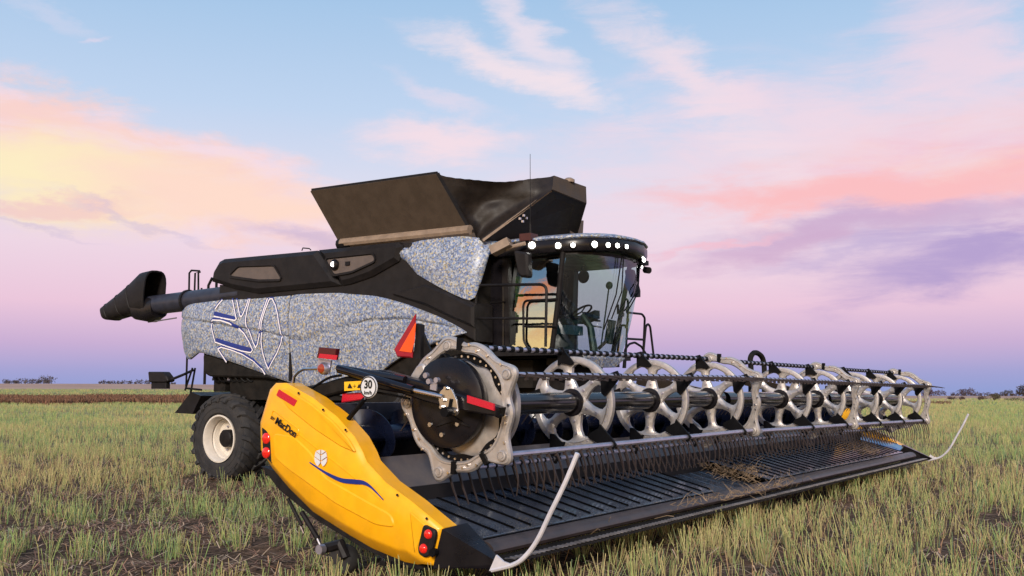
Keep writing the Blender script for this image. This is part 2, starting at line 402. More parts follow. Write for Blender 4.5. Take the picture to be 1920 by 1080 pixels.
def lerp(a, b, t): return a + (b - a) * t

# ---------------------------------------------------------------- ground
def interp(D, xs, ys): return np.interp(D, xs, ys)
def terrain(x, y):
    x = np.asarray(x, float); y = np.asarray(y, float)
    dx, dy = x - CAM.x, y - CAM.y; D = np.hypot(dx, dy)
    s = (dx * CR.x + dy * CR.y) / np.maximum(D, 1e-3); f = (dx * CF.x + dy * CF.y) / np.maximum(D, 1e-3)
    t = np.clip((s + .38) / .70, 0, 1); t = t * t * (3 - 2 * t)
    zl = interp(D, [0, 60, 125, 200, 300, 420, 900, 4000], [0, 0, .15, .95, 1.95, 3.9, 5.2, 6])
    zr = interp(D, [0, 60, 180, 500, 900, 4000], [0, 0, -.38, -1.15, -4.2, -24])
    z = zl * (1 - t) + zr * t
    z = np.where(f < 0, z * .3, z)
    near = np.clip(1 - D / 70, 0, 1)
    z = z + near * (.022 * np.sin(x * 1.7 + y * .6) * np.sin(y * 1.3 - x * .5) + .012 * np.sin(x * 4.1) * np.sin(y * 3.7))
    # left wheels' rut and low swell where the crop was driven over
    return z
def build_ground():
    rad = np.concatenate([np.linspace(.5, 60, 110), np.geomspace(61.5, 4000, 110)])
    na = 260; az = np.linspace(0, 2 * math.pi, na, endpoint=False)
    X = CAM.x + rad[:, None] * np.cos(az)[None]; Y = CAM.y + rad[:, None] * np.sin(az)[None]
    Z = terrain(X, Y); V = np.stack([X, Y, Z], -1).reshape(-1, 3)
    nr = len(rad); i, j = np.meshgrid(np.arange(nr - 1), np.arange(na), indexing='ij'); j2 = (j + 1) % na
    F = np.stack([i * na + j, i * na + j2, (i + 1) * na + j2, (i + 1) * na + j], -1).reshape(-1, 4)
    V = np.vstack([V, [[CAM.x, CAM.y, 0]]]); faces = [tuple(f) for f in F.tolist()] + [(len(V) - 1, (k + 1) % na, k) for k in range(na)]
    me = bpy.data.meshes.new('ground'); me.from_pydata(V.tolist(), [], faces)
    o = bpy.data.objects.new('ground', me); COL.objects.link(o); o['kind'] = 'structure'
    me.polygons.foreach_set('use_smooth', [True] * len(me.polygons))
    me.validate(); me.update()
    bm = bmesh.new(); bm.from_mesh(me); bmesh.ops.recalc_face_normals(bm, faces=bm.faces)
    if sum(f.normal.z for f in list(bm.faces)[:50]) < 0: bmesh.ops.reverse_faces(bm, faces=bm.faces)
    bm.to_mesh(me); bm.free()
    m = bpy.data.materials.new('stubble_soil'); m.use_nodes = True; t = m.node_tree; b = t.nodes['Principled BSDF']; g = NG(t)
    pos = g.n('ShaderNodeNewGeometry').outputs['Position']
    rel = g.vmath('SUBTRACT', pos, tuple(CAM)); dist = g.vmath('LENGTH', rel)
    lat = g.vmath('DOT_PRODUCT', rel, tuple(CR)); dep = g.vmath('DOT_PRODUCT', rel, tuple(CF))
    n1, _ = g.noise(pos, 1.2, 8, .7); n2, _ = g.noise(pos, 14, 6, .7); n3, _ = g.noise(pos, .05, 5, .6)
    n4, _ = g.noise(g.mapping(pos, rot=(0, 0, -HEAD), sc=(.010, .10, 1)), 1.0, 6, .65)
    soil = g.mix(g.mapr(n2, .35, .68), (.030, .019, .013, 1), (.17, .112, .072, 1))
    soil = g.mix(g.mapr(n1, .42, .7, 0, .6), soil, (.19, .11, .065, 1))
    stub = g.mix(g.mapr(n1, .3, .7), (.235, .285, .105, 1), (.36, .33, .155, 1))
    stub = g.mix(g.mapr(n3, .45, .7, 0, .5), stub, (.36, .29, .16, 1))
    stub = g.mix(g.mapr(n2, .3, .7, .25, 0), stub, (.10, .08, .05, 1))
    streak = g.mapr(n4, .56, .66, 0, .7)
    stub = g.mix(streak, stub, (.13, .075, .05, 1))
    c = g.mix(g.mapr(dist, 14, 75), soil, stub)
    wob = g.math('MULTIPLY_ADD', n3, 60, -30)
    far = g.math('ADD', dist, wob)
    side = g.mapr(g.math('DIVIDE', lat, g.math('MAXIMUM', dep, 1.0)), -.25, .25)
    edge = g.math('MULTIPLY_ADD', side, -75, 290)
    fl = g.mapr(g.math('SUBTRACT', dist, edge), -6, 6)
    tan = g.mix(g.mapr(n3, .35, .65), (.40, .25, .19, 1), (.46, .31, .23, 1))
    c = g.mix(fl, c, tan)
    g.put(b.inputs['Base Color'], c); b.inputs['Roughness'].default_value = .95; b.inputs['Specular IOR Level'].default_value = .1
    bp = g.n('ShaderNodeBump'); bp.inputs['Strength'].default_value = .9; bp.inputs['Distance'].default_value = .05
    hh = g.math('ADD', n2, g.math('MULTIPLY', n1, .8)); g.put(bp.inputs['Height'], hh); g.put(b.inputs['Normal'], bp.outputs[0])
    me.materials.append(m)
build_ground()

# ---------------------------------------------------------------- crop stubble (nobody could count it)
def stalk_material():
    m = bpy.data.materials.new('canola_stubble'); m.use_nodes = True; t = m.node_tree; b = t.nodes['Principled BSDF']; g = NG(t)
    at = g.n('ShaderNodeAttribute', attribute_name='tone').outputs['Color']
    g.put(b.inputs['Base Color'], at); b.inputs['Roughness'].default_value = .7; b.inputs['Specular IOR Level'].default_value = .25
    return m
M_stalk = stalk_material()
def mesh_from_arrays(name, V, F, tone, m, kind='stuff', extra=None):
    me = bpy.data.meshes.new(name); nv, nf = len(V), len(F); k = F.shape[1]
    me.vertices.add(nv); me.vertices.foreach_set('co', V.astype(np.float32).ravel())
    me.loops.add(nf * k); me.loops.foreach_set('vertex_index', F.astype(np.int32).ravel())
    me.polygons.add(nf); me.polygons.foreach_set('loop_start', np.arange(0, nf * k, k, dtype=np.int32))
    me.update(calc_edges=True)
    a = me.color_attributes.new('tone', 'FLOAT_COLOR', 'POINT')
    a.data.foreach_set('color', np.hstack([tone, np.ones((nv, 1))]).astype(np.float32).ravel())
    me.materials.append(m); o = bpy.data.objects.new(name, me); COL.objects.link(o)
    if kind: o['kind'] = kind
    return o
PAL = np.array([[.22, .36, .105], [.32, .42, .135], [.45, .44, .165], [.56, .46, .22], [.47, .29, .16], [.22, .36, .18]])
def stalks(base, height, width, lean, tone, tipmix, sides=3):
    """tapered three-sided stalks; base (n,3), lean (n,2) = horizontal offset of the tip"""
    n = len(base); ang = rng.uniform(0, 2 * np.pi, n); V = np.zeros((n, 2 * sides, 3)); 
    for k in range(sides):
        a = ang + 2 * np.pi * k / sides; o = np.stack([np.cos(a), np.sin(a)], -1)
        V[:, k, :2] = base[:, :2] + o * (width * .6)[:, None]; V[:, k, 2] = base[:, 2] - .03
        V[:, sides + k, :2] = base[:, :2] + lean + o * (width * .42)[:, None]; V[:, sides + k, 2] = base[:, 2] + height
    F = []
    for k in range(sides):
        j = (k + 1) % sides; F.append([k, j, sides + j, sides + k])
    F = np.array(F)[None] + (np.arange(n) * 2 * sides)[:, None, None]
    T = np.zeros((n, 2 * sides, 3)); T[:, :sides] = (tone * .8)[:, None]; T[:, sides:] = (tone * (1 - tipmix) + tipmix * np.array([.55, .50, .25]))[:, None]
    return V.reshape(-1, 3), F.reshape(-1, 4), T.reshape(-1, 3)
def smooth_noise(x, y, s, seed):
    r = np.random.default_rng(seed); o = np.zeros_like(x)
    for k in range(6):
        a = r.uniform(0, 2 * np.pi); f = s * r.uniform(.6, 1.9); o += np.sin((x * np.cos(a) + y * np.sin(a)) * f + r.uniform(0, 6.28))
    return o / 6
ROWDIR = HEAD + R(4)
def rut(x, y):
    """where wheels flattened the stubble: brown trampled bands, mostly left of the near end of the header"""
    dx, dy = x - CAM.x, y - CAM.y; dep = dx * CF.x + dy * CF.y; lat = dx * CR.x + dy * CR.y
    c1 = 12.9 + .12 * lat; c2 = 17.3 + .10 * lat
    b = np.exp(-((dep - c1) / .70) ** 2) + np.exp(-((dep - c2) / .75) ** 2) * (1 / (1 + np.exp(-(lat + 7) * 1.2))) + .8 * np.exp(-((dep - 10.2 - .1 * lat) / .5) ** 2)
    return b * (1 / (1 + np.exp((lat + 1.2) * 2.2)))
def build_stubble():
    Vs, Fs, Ts, off = [], [], [], 0
    bands = [(7.5, 16, 15, 9, .0062), (16, 30, 13, 7, .0078), (30, 60, 11, 4, .011), (60, 125, 3.6, 4, .018), (125, 250, .7, 3, .05)]
    for d0, d1, dens, per, w in bands:
        half = .66; area = half * (d1 ** 2 - d0 ** 2); n = int(dens * area)
        dep = np.sqrt(rng.uniform(d0 ** 2, d1 ** 2, n)); lat = rng.uniform(-half, half, n) * dep
        x = CAM.x + CF.x * dep + CR.x * lat; y = CAM.y + CF.y * dep + CR.y * lat
        if d0 < 30:                                        # drilled rows
            u = x * math.cos(ROWDIR) + y * math.sin(ROWDIR); v = -x * math.sin(ROWDIR) + y * math.cos(ROWDIR)
            sp = .30; v = np.round(v / sp) * sp + rng.normal(0, .022, n) + .05 * smooth_noise(x, y, .5, 41)
            x = u * math.cos(ROWDIR) - v * math.sin(ROWDIR); y = u * math.sin(ROWDIR) + v * math.cos(ROWDIR)
        pat = smooth_noise(x, y, .9, 3) + .6 * smooth_noise(x, y, 3.1, 4); rt = rut(x, y)
        keep = rng.uniform(0, 1, n) < np.clip(.78 + .75 * pat - 1.05 * rt, .05, 1)
        keep &= ~((np.abs(x + 1.6) < .75) & (np.abs(y - 10.9) < 1.0)) & ~((np.abs(x + 2.3) < .9) & (np.abs(y - 10.3) < 1.1) & (rng.uniform(0, 1, n) < .8))
        x, y, pat, rt = x[keep], y[keep], pat[keep], rt[keep]; n = len(x); z = terrain(x, y)
        ox = rng.normal(0, .030 + w, n * per); oy = rng.normal(0, .030 + w, n * per); bx = np.repeat(x, per) + ox; by = np.repeat(y, per) + oy; bz = np.repeat(z, per)
        h = rng.uniform(.14, .30, n * per) * np.repeat(1 + .18 * pat - .45 * np.clip(rt, 0, 1), per)
        ln = rng.normal(0, .030, (n * per, 2)) + np.repeat(rng.normal(0, .025, (n, 2)), per, 0) + np.stack([ox, oy], -1) * (1.2 if d0 < 30 else .3)
        tilt = np.repeat(np.clip(rt, 0, 1), per); ln += rng.normal(0, .10, (n * per, 2)) * tilt[:, None]
        big = smooth_noise(bx, by, .35, 9)
        green = np.clip(.5 + .9 * big + rng.normal(0, .28, n * per) - .5 * tilt, 0, 1)
        idx = np.where(rng.uniform(0, 1, n * per) < green, rng.choice([0, 1, 5, 2], n * per, p=[.34, .30, .16, .20]), rng.choice([2, 3, 4], n * per, p=[.40, .40, .20]))
        tone = PAL[idx] * rng.uniform(.7, 1.2, (n * per, 1))
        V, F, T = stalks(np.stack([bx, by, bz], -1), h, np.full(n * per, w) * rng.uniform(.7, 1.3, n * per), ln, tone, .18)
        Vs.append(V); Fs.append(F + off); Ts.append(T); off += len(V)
    # loose straw lying between the rows
    n = 170000; dep = np.sqrt(rng.uniform(7.5 ** 2, 32 ** 2, n)); lat = rng.uniform(-.66, .66, n) * dep
    x = CAM.x + CF.x * dep + CR.x * lat; y = CAM.y + CF.y * dep + CR.y * lat; z = terrain(x, y) + rng.uniform(.015, .06, n)
    a = rng.uniform(0, 2 * np.pi, n); rk = rng.uniform(0, 1, n) < .25 + .75 * np.clip(rut(x, y) * 1.3 + .4 * smooth_noise(x, y, .8, 21), 0, 1); x, y, z, a = x[rk], y[rk], z[rk], a[rk]; n = len(x)
    L = rng.uniform(.06, .26, n); tone = np.array([[.42, .25, .15], [.32, .17, .105], [.52, .38, .25], [.24, .13, .085]])[rng.integers(0, 4, n)] * rng.uniform(.6, 1.1, (n, 1))
    wv = .0055; dirv = np.stack([np.cos(a), np.sin(a)], -1); per_ = np.stack([-np.sin(a), np.cos(a)], -1) * wv
    V = np.zeros((n, 4, 3)); p0 = np.stack([x, y], -1); p1 = p0 + dirv * L[:, None]
    V[:, 0, :2] = p0 - per_; V[:, 1, :2] = p0 + per_; V[:, 2, :2] = p1 + per_; V[:, 3, :2] = p1 - per_
    V[:, :2, 2] = z[:, None]; V[:, 2:, 2] = (z + rng.uniform(-.01, .06, n))[:, None]
    F = np.arange(n * 4).reshape(-1, 4) + off; Vs.append(V.reshape(-1, 3)); Fs.append(F); Ts.append(np.repeat(tone, 4, 0)); off += n * 4
    o = mesh_from_arrays('stubble', np.vstack(Vs), np.vstack(Fs), np.vstack(Ts), M_stalk)
    o['label'] = 'pale green and straw coloured canola stubble covering the field'; o['category'] = 'stubble'
build_stubble()

# ---------------------------------------------------------------- far vegetation
def polar(px_tan, D):
    """point on the land at tangent-of-azimuth px_tan and distance D"""
    a = math.atan(px_tan); p = CAM + (CF * math.cos(a) + CR * math.sin(a)) * D
    return Vector((p.x, p.y, float(terrain(p.x, p.y))))
def twig_cloud(cs, n, col, leaf):
    """small leaf/twig faces filling lumpy crowns; cs = list of (centre, rx, rz)"""
    Vs, Ts = [], []
    for c, rx, rz in cs:
        m = max(12, int(n)); u = rng.normal(0, 1, (m, 3)); u /= np.linalg.norm(u, axis=1)[:, None]; r = rng.uniform(.25, 1, m) ** .5
        lump = 1 + .25 * np.sin(u[:, 0] * 5 + c[0]) * np.cos(u[:, 2] * 4 + c[1])
        p = np.array(c)[None] + u * (r * lump)[:, None] * np.array([rx, rx, rz])
        p[:, 2] = np.maximum(p[:, 2], c[2] - rz * .95)
        q = p[:, None, :] + rng.normal(0, leaf, (m, 3, 3)); Vs.append(q.reshape(-1, 3))
        tone = np.array(col)[None] * rng.uniform(.55, 1.3, (m, 1)); Ts.append(np.repeat(tone, 3, 0))
    V = np.vstack(Vs); return V, np.arange(len(V)).reshape(-1, 3), np.vstack(Ts)
def tree_line(name, spans, col, label, cat):
    cs = []
    for t0, t1, D, h0, h1, n in spans:
        for k in range(n):
            t = lerp(t0, t1, (k + rng.uniform(0, 1)) / n); p = polar(t, D * rng.uniform(.97, 1.03)); h = lerp(h0, h1, rng.uniform(0, 1))
            cs.append(((p.x, p.y, p.z + h * .45), h * rng.uniform(.5, .9), h * .55))
    V, F, T = twig_cloud(cs, 70, col, .22); o = mesh_from_arrays(name, V, F, T, M_stalk); o['label'] = label; o['category'] = cat
tree_line('bare_tree_line', [(-.500, -.455, 430, 1.2, 2.4, 14), (-.462, -.452, 430, 2.6, 4.2, 6), (-.405, -.352, 470, .8, 2.0, 16), (-.352, -.33, 470, .6, 1.4, 6)], (.085, .07, .075), 'low line of bare grey trees on the left horizon', 'trees')
tree_line('dark_tree_line', [(.405, .425, 520, 1.8, 3.2, 8), (.43, .505, 560, 1.0, 2.3, 26)], (.075, .045, .042), 'thin line of dark trees on the right horizon', 'trees')
def bush(t, D, w, h, col, label, group=None):
    p = polar(t, D); kd = 'tree' if ' tree ' in ' '.join(label.split()[:4]) + ' ' else 'bush'; root = thing(kd, label, kd, p, group); cs = []
    for k in range(5):
        cs.append(((p.x + rng.uniform(-.5, .5) * w, p.y + rng.uniform(-.5, .5) * w, p.z + h * rng.uniform(.4, .62)), w * rng.uniform(.28, .45), h * rng.uniform(.32, .42)))
    V, F, T = twig_cloud(cs, 120, col, max(.06, h * .05)); o = mesh_from_arrays('crown', V, F, T, M_stalk, None); attach(o, root)
    mb = MB()
    for k in range(4): mb.tube([(p.x, p.y, p.z - .05), (p.x + rng.uniform(-.3, .3) * w, p.y + rng.uniform(-.3, .3) * w, p.z + h * .6)], [h * .035, h * .012], 5)
    mb.build('stem', mat('bark', (.06, .045, .038), .9), root)
bush(.4445, 480, 5.5, 3.6, (.075, .042, .036), 'rounded dark brown tree standing tallest in the middle of the right horizon')
bush(.4845, 480, 3.4, 2.8, (.06, .05, .034), 'small dark tree on the right horizon left of the big one at the picture edge')
bush(.5045, 430, 5.0, 5.0, (.055, .042, .036), 'large dark tree at the very right edge of the horizon')
bush(.4065, 430, 3.4, 3.6, (.08, .04, .04), 'reddish bush just right of the far end of the reel')
bush(.4735, 215, 1.9, 1.6, (.075, .062, .03), 'taller olive bush in front of the tan field strip at right')
bush(.4585, 225, 2.0, 1.0, (.08, .05, .04), 'low wide brown bush left of the taller olive bush')
bush(.4405, 230, 1.2, .9, (.085, .055, .045), 'small brown bush in the row, right of the pair below the tallest tree')
bush(.4315, 230, 1.3, .9, (.085, .055, .045), 'small brown bush in the row below the left side of the tallest tree')
bush(.4945, 205, 3.2, .8, (.05, .06, .03), 'low dark green bush patch near the right edge of the field')
def weed_strip():
    n = 15000; t = rng.uniform(-.53, -.27, n); D = rng.uniform(118, 152, n) + 3 * np.sin(t * 60); a = np.arctan(t)
    x = CAM.x + (CF.x * np.cos(a) + CR.x * np.sin(a)) * D; y = CAM.y + (CF.y * np.cos(a) + CR.y * np.sin(a)) * D; z = terrain(x, y)
    h = rng.uniform(.25, .72, n) * (1 + .22 * smooth_noise(x, y, .35, 31) + .25 * smooth_noise(x, y, 1.3, 32)); tone = np.array([[.17, .072, .045], [.24, .115, .072], [.11, .05, .035]])[rng.integers(0, 3, n)] * rng.uniform(.7, 1.2, (n, 1))
    V, F, T = stalks(np.stack([x, y, z], -1), h, np.full(n, .10), rng.normal(0, .15, (n, 2)), tone, .05)
    n2 = 500; t = rng.uniform(.36, .43, n2); D = rng.uniform(150, 156, n2); a = np.arctan(t); 
    x = CAM.x + (CF.x * np.cos(a) + CR.x * np.sin(a)) * D; y = CAM.y + (CF.y * np.cos(a) + CR.y * np.sin(a)) * D; z = terrain(x, y)
    V2, F2, T2 = stalks(np.stack([x, y, z], -1), rng.uniform(.2, .5, n2), np.full(n2, .06), rng.normal(0, .1, (n2, 2)), np.array([[.15, .07, .05]]) * rng.uniform(.7, 1.2, (n2, 1)), .05)
    o = mesh_from_arrays('weed_strip', np.vstack([V, V2]), np.vstack([F, F2 + len(V)]), np.vstack([T, T2]), M_stalk)
    o['label'] = 'strip of tall dry reddish brown weeds across the left field'; o['category'] = 'weeds'
weed_strip()
# ---------------------------------------------------------------- combine harvester
CB = thing('combine_harvester', 'large combine harvester wrapped in a blue, white and yellow pixel pattern', 'combine', (0, 7.0, 0))
CRY = [(12.382,3.205),(11.295,3.056),(10.119,2.889),(9.119,2.717),(8.807,2.63),(7.997,2.819),(7.097,2.957),(6.243,2.942),(5.321,2.783)][::-1]
def crease_z(y): return float(np.interp(y, [p[0] for p in CRY], [p[1] for p in CRY]))
def side_x(y, z):
    """outer surface of the wrapped flank: bulges at mid height, tucks in at the back and below"""
    b = 1.76 - .10 * max(0, (3.02 - z)) ** 1.4 - .16 * max(0, z - 3.02) ** 1.5
    zc = crease_z(y); b += .022 * (1 / (1 + math.exp(-(z - zc) / .012))) - .022 - .030 * math.exp(-((z - zc) / .022) ** 2)
    b -= .5 * max(0, (y - 11.9)) ** 2
    b += .10 * max(0, 1 - abs(z - 2.45) / .5) * max(0, min(1, (y - 11.6) * 2)) * -.6
    return -b
def flank(top, bot, ys, name, K=52, thick=.05):
    ty = sorted(top); by = sorted(bot)
    T = lambda y: float(np.interp(y, [p[0] for p in ty], [p[1] for p in ty])); B = lambda y: float(np.interp(y, [p[0] for p in by], [p[1] for p in by]))
    mb = MB(); outer, inner = [], []
    for y in ys:
        t, b = T(y), B(y); row = []
        for k in range(K + 1):
            s = k / K; z = lerp(b, t, s); e = .035 * (max(0, 1 - s * 14) ** 2 + max(0, 1 - (1 - s) * 14) ** 2)
            row.append((side_x(y, z) + e, y, z))
        outer.append(row); inner.append([(x + thick, y_, z) for x, y_, z in row])
    rings = [o + i[::-1] for o, i in zip(outer, inner)]
    mb.loft(rings); return mb.build(name, M_camo, CB, smooth=True)
top_px = [(12.388,3.403),(12.154,3.48),(11.247,3.521),(10.155,3.529),(9.127,3.525),(8.817,3.559),(8.294,3.559),(7.76,3.52),(6.989,3.393),(6.255,3.199),(5.555,2.96),(5.129,2.768),(4.975,2.684)]
bot_px = [(12.34,2.464),(12.248,2.332),(12.082,2.383),(11.82,2.485),(11.655,2.482),(10.877,2.31),(9.653,1.99),(9.074,1.848),(7.978,1.655),(7.521,1.544),(7.087,1.953),(6.721,2.17),(6.421,2.312),(5.894,2.463),(5.439,2.575),(4.975,2.667)]
ymax, ymin, yseam = top_px[0][0], top_px[-1][0], 9.10
rear_flank = flank(top_px, bot_px, np.linspace(ymax, yseam + .012, 30), 'rear_side_panel')
front_flank = flank(top_px, bot_px, np.linspace(yseam - .012, ymin, 34), 'front_side_panel')
MB().box((-1.66, yseam, 2.7), (.06, .05, 1.6)).build('panel_seam', M_blackm, CB)
# leaf emblem printed on the flank: white outline with a blue edge
def on_flank(P): return [(side_x(y, z) - .015, y, z) for y, z in P]
def decal(P, w, m, nm='emblem_line', off=(0, 0), lift=0.0):
    Q = []
    for a, b in zip(P, P[1:]):
        for k in range(6): Q.append((lerp(a[0], b[0], k / 6) + off[0], lerp(a[1], b[1], k / 6) + off[1]))
    Q.append((P[-1][0] + off[0], P[-1][1] + off[1]))
    ribbon([(x - lift, y, z) for x, y, z in on_flank(Q)], w, (1, 0, 0)).build(nm, m, rear_flank, fix=False)
EMB = [[(11.011,3.509),(11.118,3.419),(11.194,3.327)], [(11.204,3.19),(10.9,3.135),(10.569,3.081),(10.524,3.11),(10.558,3.174),(10.626,3.323),(10.711,3.494)],
       [(10.586,3.488),(10.502,3.317),(10.434,3.169),(10.387,3.146),(10.344,3.206),(10.274,3.369),(10.248,3.491)], [(10.202,3.489),(10.24,3.285),(10.263,3.079),(10.226,2.914),(10.162,2.829),(10.08,2.643),(10.016,2.54),(9.959,2.61),(9.905,2.76),(9.855,3.013),(9.775,3.264),(9.708,3.474)],
       [(9.649,3.461),(9.73,3.262),(9.81,3.011),(9.832,2.809),(9.857,2.658),(9.835,2.455),(9.768,2.252),(9.705,2.13),(9.621,2.23),(9.439,2.427),(9.315,2.613),(9.277,2.742),(9.327,2.963),(9.376,3.146),(9.469,3.331),(9.576,3.457),(9.649,3.461)],
       [(11.233,3.117),(11.279,3.055),(11.274,2.96),(11.218,2.778),(11.182,2.682),(10.798,2.579),(10.407,2.487),(10.163,2.451),(10.105,2.501),(10.201,2.667),(10.329,2.824),(10.471,2.922),(10.739,3.035),(10.977,3.096),(11.233,3.117)],
       [(10.879,2.279),(11.028,2.448),(11.112,2.544),(11.002,2.573),(10.717,2.514),(10.405,2.425),(10.096,2.287),(9.882,2.132),(9.804,2.031)]]
for P in EMB: decal(P, .026, M_white)
for P in EMB: decal(P, .052, M_blue, 'emblem_edge', (.004, .012), -.003)
for P in (EMB[1][:3], EMB[1][3:], EMB[2][:4], EMB[3][6:9], EMB[4][5:9], EMB[4][12:16], EMB[5][4:9], EMB[5][9:15], EMB[6][3:]): decal(P, .040, M_blue, 'emblem_edge', (.010, .032), -.002)
decal([(11.206,3.232),(10.901,3.167),(10.586,3.102)], .06, M_blue, 'emblem_edge', (0, .03)); decal([(11.151,2.713),(10.721,2.608),(10.164,2.492)], .06, M_blue, 'emblem_edge', (0, .02))

# black upper works
sw = [(11.148,3.523),(11.145,3.821),(10.022,3.694),(7.85,3.687),(7.079,3.811),(6.488,4.005),(6.395,4.268),(6.202,4.252),(6.198,3.937),(5.924,3.689),(5.347,3.367),(4.817,3.136),(4.814,2.527),(5.043,2.638),(5.627,2.906),(6.331,3.144),(7.07,3.338),(7.845,3.464),(8.91,3.501),(10.256,3.468)]
MB().slab(sw, -1.70, -1.2, .02).build('shoulder_panel', M_black, CB)
ridge = [(6.566,3.393),(5.831,3.516),(5.35,3.346),(4.808,3.098),(4.807,2.75),(5.257,2.925),(5.827,3.164)]
MB().slab(ridge, -1.765, -1.69, .04).build('shoulder_ridge', M_black, CB)
hood_r = [(11.317,3.891),(11.277,4.081),(11.108,4.273),(10.966,4.316),(8.398,4.287),(7.778,3.61),(8.325,3.602),(9.95,3.582),(10.658,3.714)]
hood_f = [(8.357,4.293),(6.44,4.283),(6.33,4.2),(6.423,3.947),(7.023,3.726),(7.53,3.624),(7.738,3.608)]
for nm, P in (('rear_hood_panel', hood_r), ('front_hood_panel', hood_f)):
    h = MB().slab(P, -1.80, -1.2, .085, .07).build(nm, M_black, CB)
    win = rounded([(10.682,3.961),(10.455,4.103),(9.479,4.057),(9.268,3.81),(9.869,3.837)], .05) if 'rear' in nm else rounded([(8.082,4.087),(6.969,4.091),(6.917,3.993),(7.459,3.842),(7.889,3.812)], .05)
    win = [tuple(p) for p in win]
    mb = MB(); o2 = inset(win, -.045); n = len(win)
    mb.loft([[(-1.797, *p) for p in o2], [(-1.835, *p) for p in o2], [(-1.835, *p) for p in inset(win, -.02)], [(-1.803, *p) for p in win]], cap=False).build('recess_frame', M_black, h)
    MB().slab(win, -1.806, -1.802).build('mesh_panel', M_recess, h)
sp = [(-1.84,7.854,3.98)][0]
lt = MB().lathe([(.09, .03), (.10, 0), (.085, -.03), (.05, -.045)], sp, 'x', 16).build('side_lamp', M_blackg, CB, smooth=True)
MB().cyl((sp[0] - .02, sp[1], sp[2]), (sp[0] - .05, sp[1] - .01, sp[2]), .045, 12).build('lamp_lens', M_dimlamp, lt)
MB().box([(-1.815,7.551,3.98)][0], (.03, .10, .07)).build('small_vent', M_blackm, CB)
# inner body mass
body = MB(); body.loft([[(-1.45, y, 1.55), (1.45, y, 1.55), (1.62, y, 2.6), (1.62, y, 3.6), (1.50, y, 4.22), (-1.50, y, 4.22), (-1.60, y, 3.6), (-1.60, y, 2.8)] for y in (4.9, 11.0)])
body.build('body_shell', M_frame, CB)
MB().loft([[(-1.50, y, 2.55), (1.50, y, 2.55), (1.5, y, z), (-1.5, y, z)] for y, z in ((11.0, 3.58), (11.8, 3.52), (12.2, 3.3))]).build('rear_body', M_frame, CB)
MB().slab([(4.9, 2.2), (11, 2.1), (12.4, 2.6), (12.4, 3.4), (11, 4.2), (4.9, 4.25)], 1.76, 1.60, .05).build('far_side_panel', M_camo, CB)
MB().loft([[(-1.60, y, 4.20), (1.60, y, 4.20), (1.52, y, 4.285), (-1.52, y, 4.285)] for y in (6.4, 11.1)]).build('engine_deck', M_black, CB)
MB().tube([(-1.5,9.045,4.362),(-1.5,9.018,4.411),(-1.5,8.847,4.387),(-1.5,8.804,4.353)], .012, 6).build('deck_latch', M_blackm, CB)

# wrapped panel beside the cab, curving in towards the front
cu_top = [(6.397,4.247),(6.039,4.292),(5.573,4.299),(5.142,4.289),(4.789,4.232)]
cu_bot = [(6.346,4.01),(6.032,3.702),(5.68,3.516),(5.338,3.353),(5.004,3.22),(4.829,3.176)]
mb = MB(); rings = []
tt = lambda y: float(np.interp(y, [p[0] for p in cu_top][::-1], [p[1] for p in cu_top][::-1])); bb = lambda y: float(np.interp(y, [p[0] for p in cu_bot][::-1], [p[1] for p in cu_bot][::-1]))
cols = [(-1.715 , y) for y in np.linspace(cu_top[0][0], 5.05, 12)] + [(-1.70, 4.93), (-1.66, 4.84), (-1.58, 4.76), (-1.45, 4.70), (-1.30, 4.66), (-1.10, 4.64)]
out_ = []; inn = []
for x, y in cols:
    t = tt(y) if y > 4.8 else lerp(4.24, 4.12, min(1, (x + 1.66) / .55)); b = bb(y) if y > 4.85 else (3.25 if x < -1.6 else 3.98)
    if -1.62 < x: b = max(3.25, lerp(3.25, 3.98, (x + 1.62) / .1)) if x < -1.5 else 3.98
    row = []
    for k in range(13):
        s = k / 12; z = lerp(b, t, s); bulge = .05 * math.sin(math.pi * s)
        nx = -1 if y > 4.9 else -.6; ny = 0 if y > 4.9 else -.8
        lean = .10 * s * s
        row.append((x + nx * bulge + lean, y + ny * bulge, z))
    out_.append(row); inn.append([(x_ + .06, y_ + .05, z) for x_, y_, z in row])
mb.loft([o + i[::-1] for o, i in zip(out_, inn)]).build('upper_wrap_panel', M_camo, CB, smooth=True)

# grain tank covers
hinge = [(-1.55,7.974,4.42),(-1.55,5.047,4.404)]; ltop = [(-2.05,8.241,5.339),(-2.05,5.337,5.299)]
def quad_slab(q, t, name, m, parent, nboards=0, label=None):
    q = [Vector(p) for p in q]; n = (q[1] - q[0]).cross(q[3] - q[0]).normalized()
    o = MB().loft([q, [p + n * t for p in q]]).build(name, m, parent, label=label)
    if nboards:
        for k in range(nboards):
            a0, a1 = (k + .03) / nboards, (k + .97) / nboards
            P = [q[0].lerp(q[3], a0), q[1].lerp(q[2], a0), q[1].lerp(q[2], a1), q[0].lerp(q[3], a1)]
            MB().loft([[p - n * .001 for p in P], [p - n * .010 for p in P]]).build('board', m, o)
    return o
lid = quad_slab([hinge[0], hinge[1], ltop[1], ltop[0]], .04, 'tank_cover', M_lid, CB, 6)
for a, b in ((ltop[0], ltop[1]), (ltop[0], hinge[0]), (ltop[1], hinge[1])): MB().beam(a, b, .035, .06).build('cover_edge', M_blackm, lid)
def on_lid(u, v): return hinge_v[0].lerp(hinge_v[1], u).lerp(ltop_v[0].lerp(ltop_v[1], u), v) + Vector((-.014, -.004, -.008))
hinge_v, ltop_v = [Vector(p) for p in hinge], [Vector(p) for p in ltop]
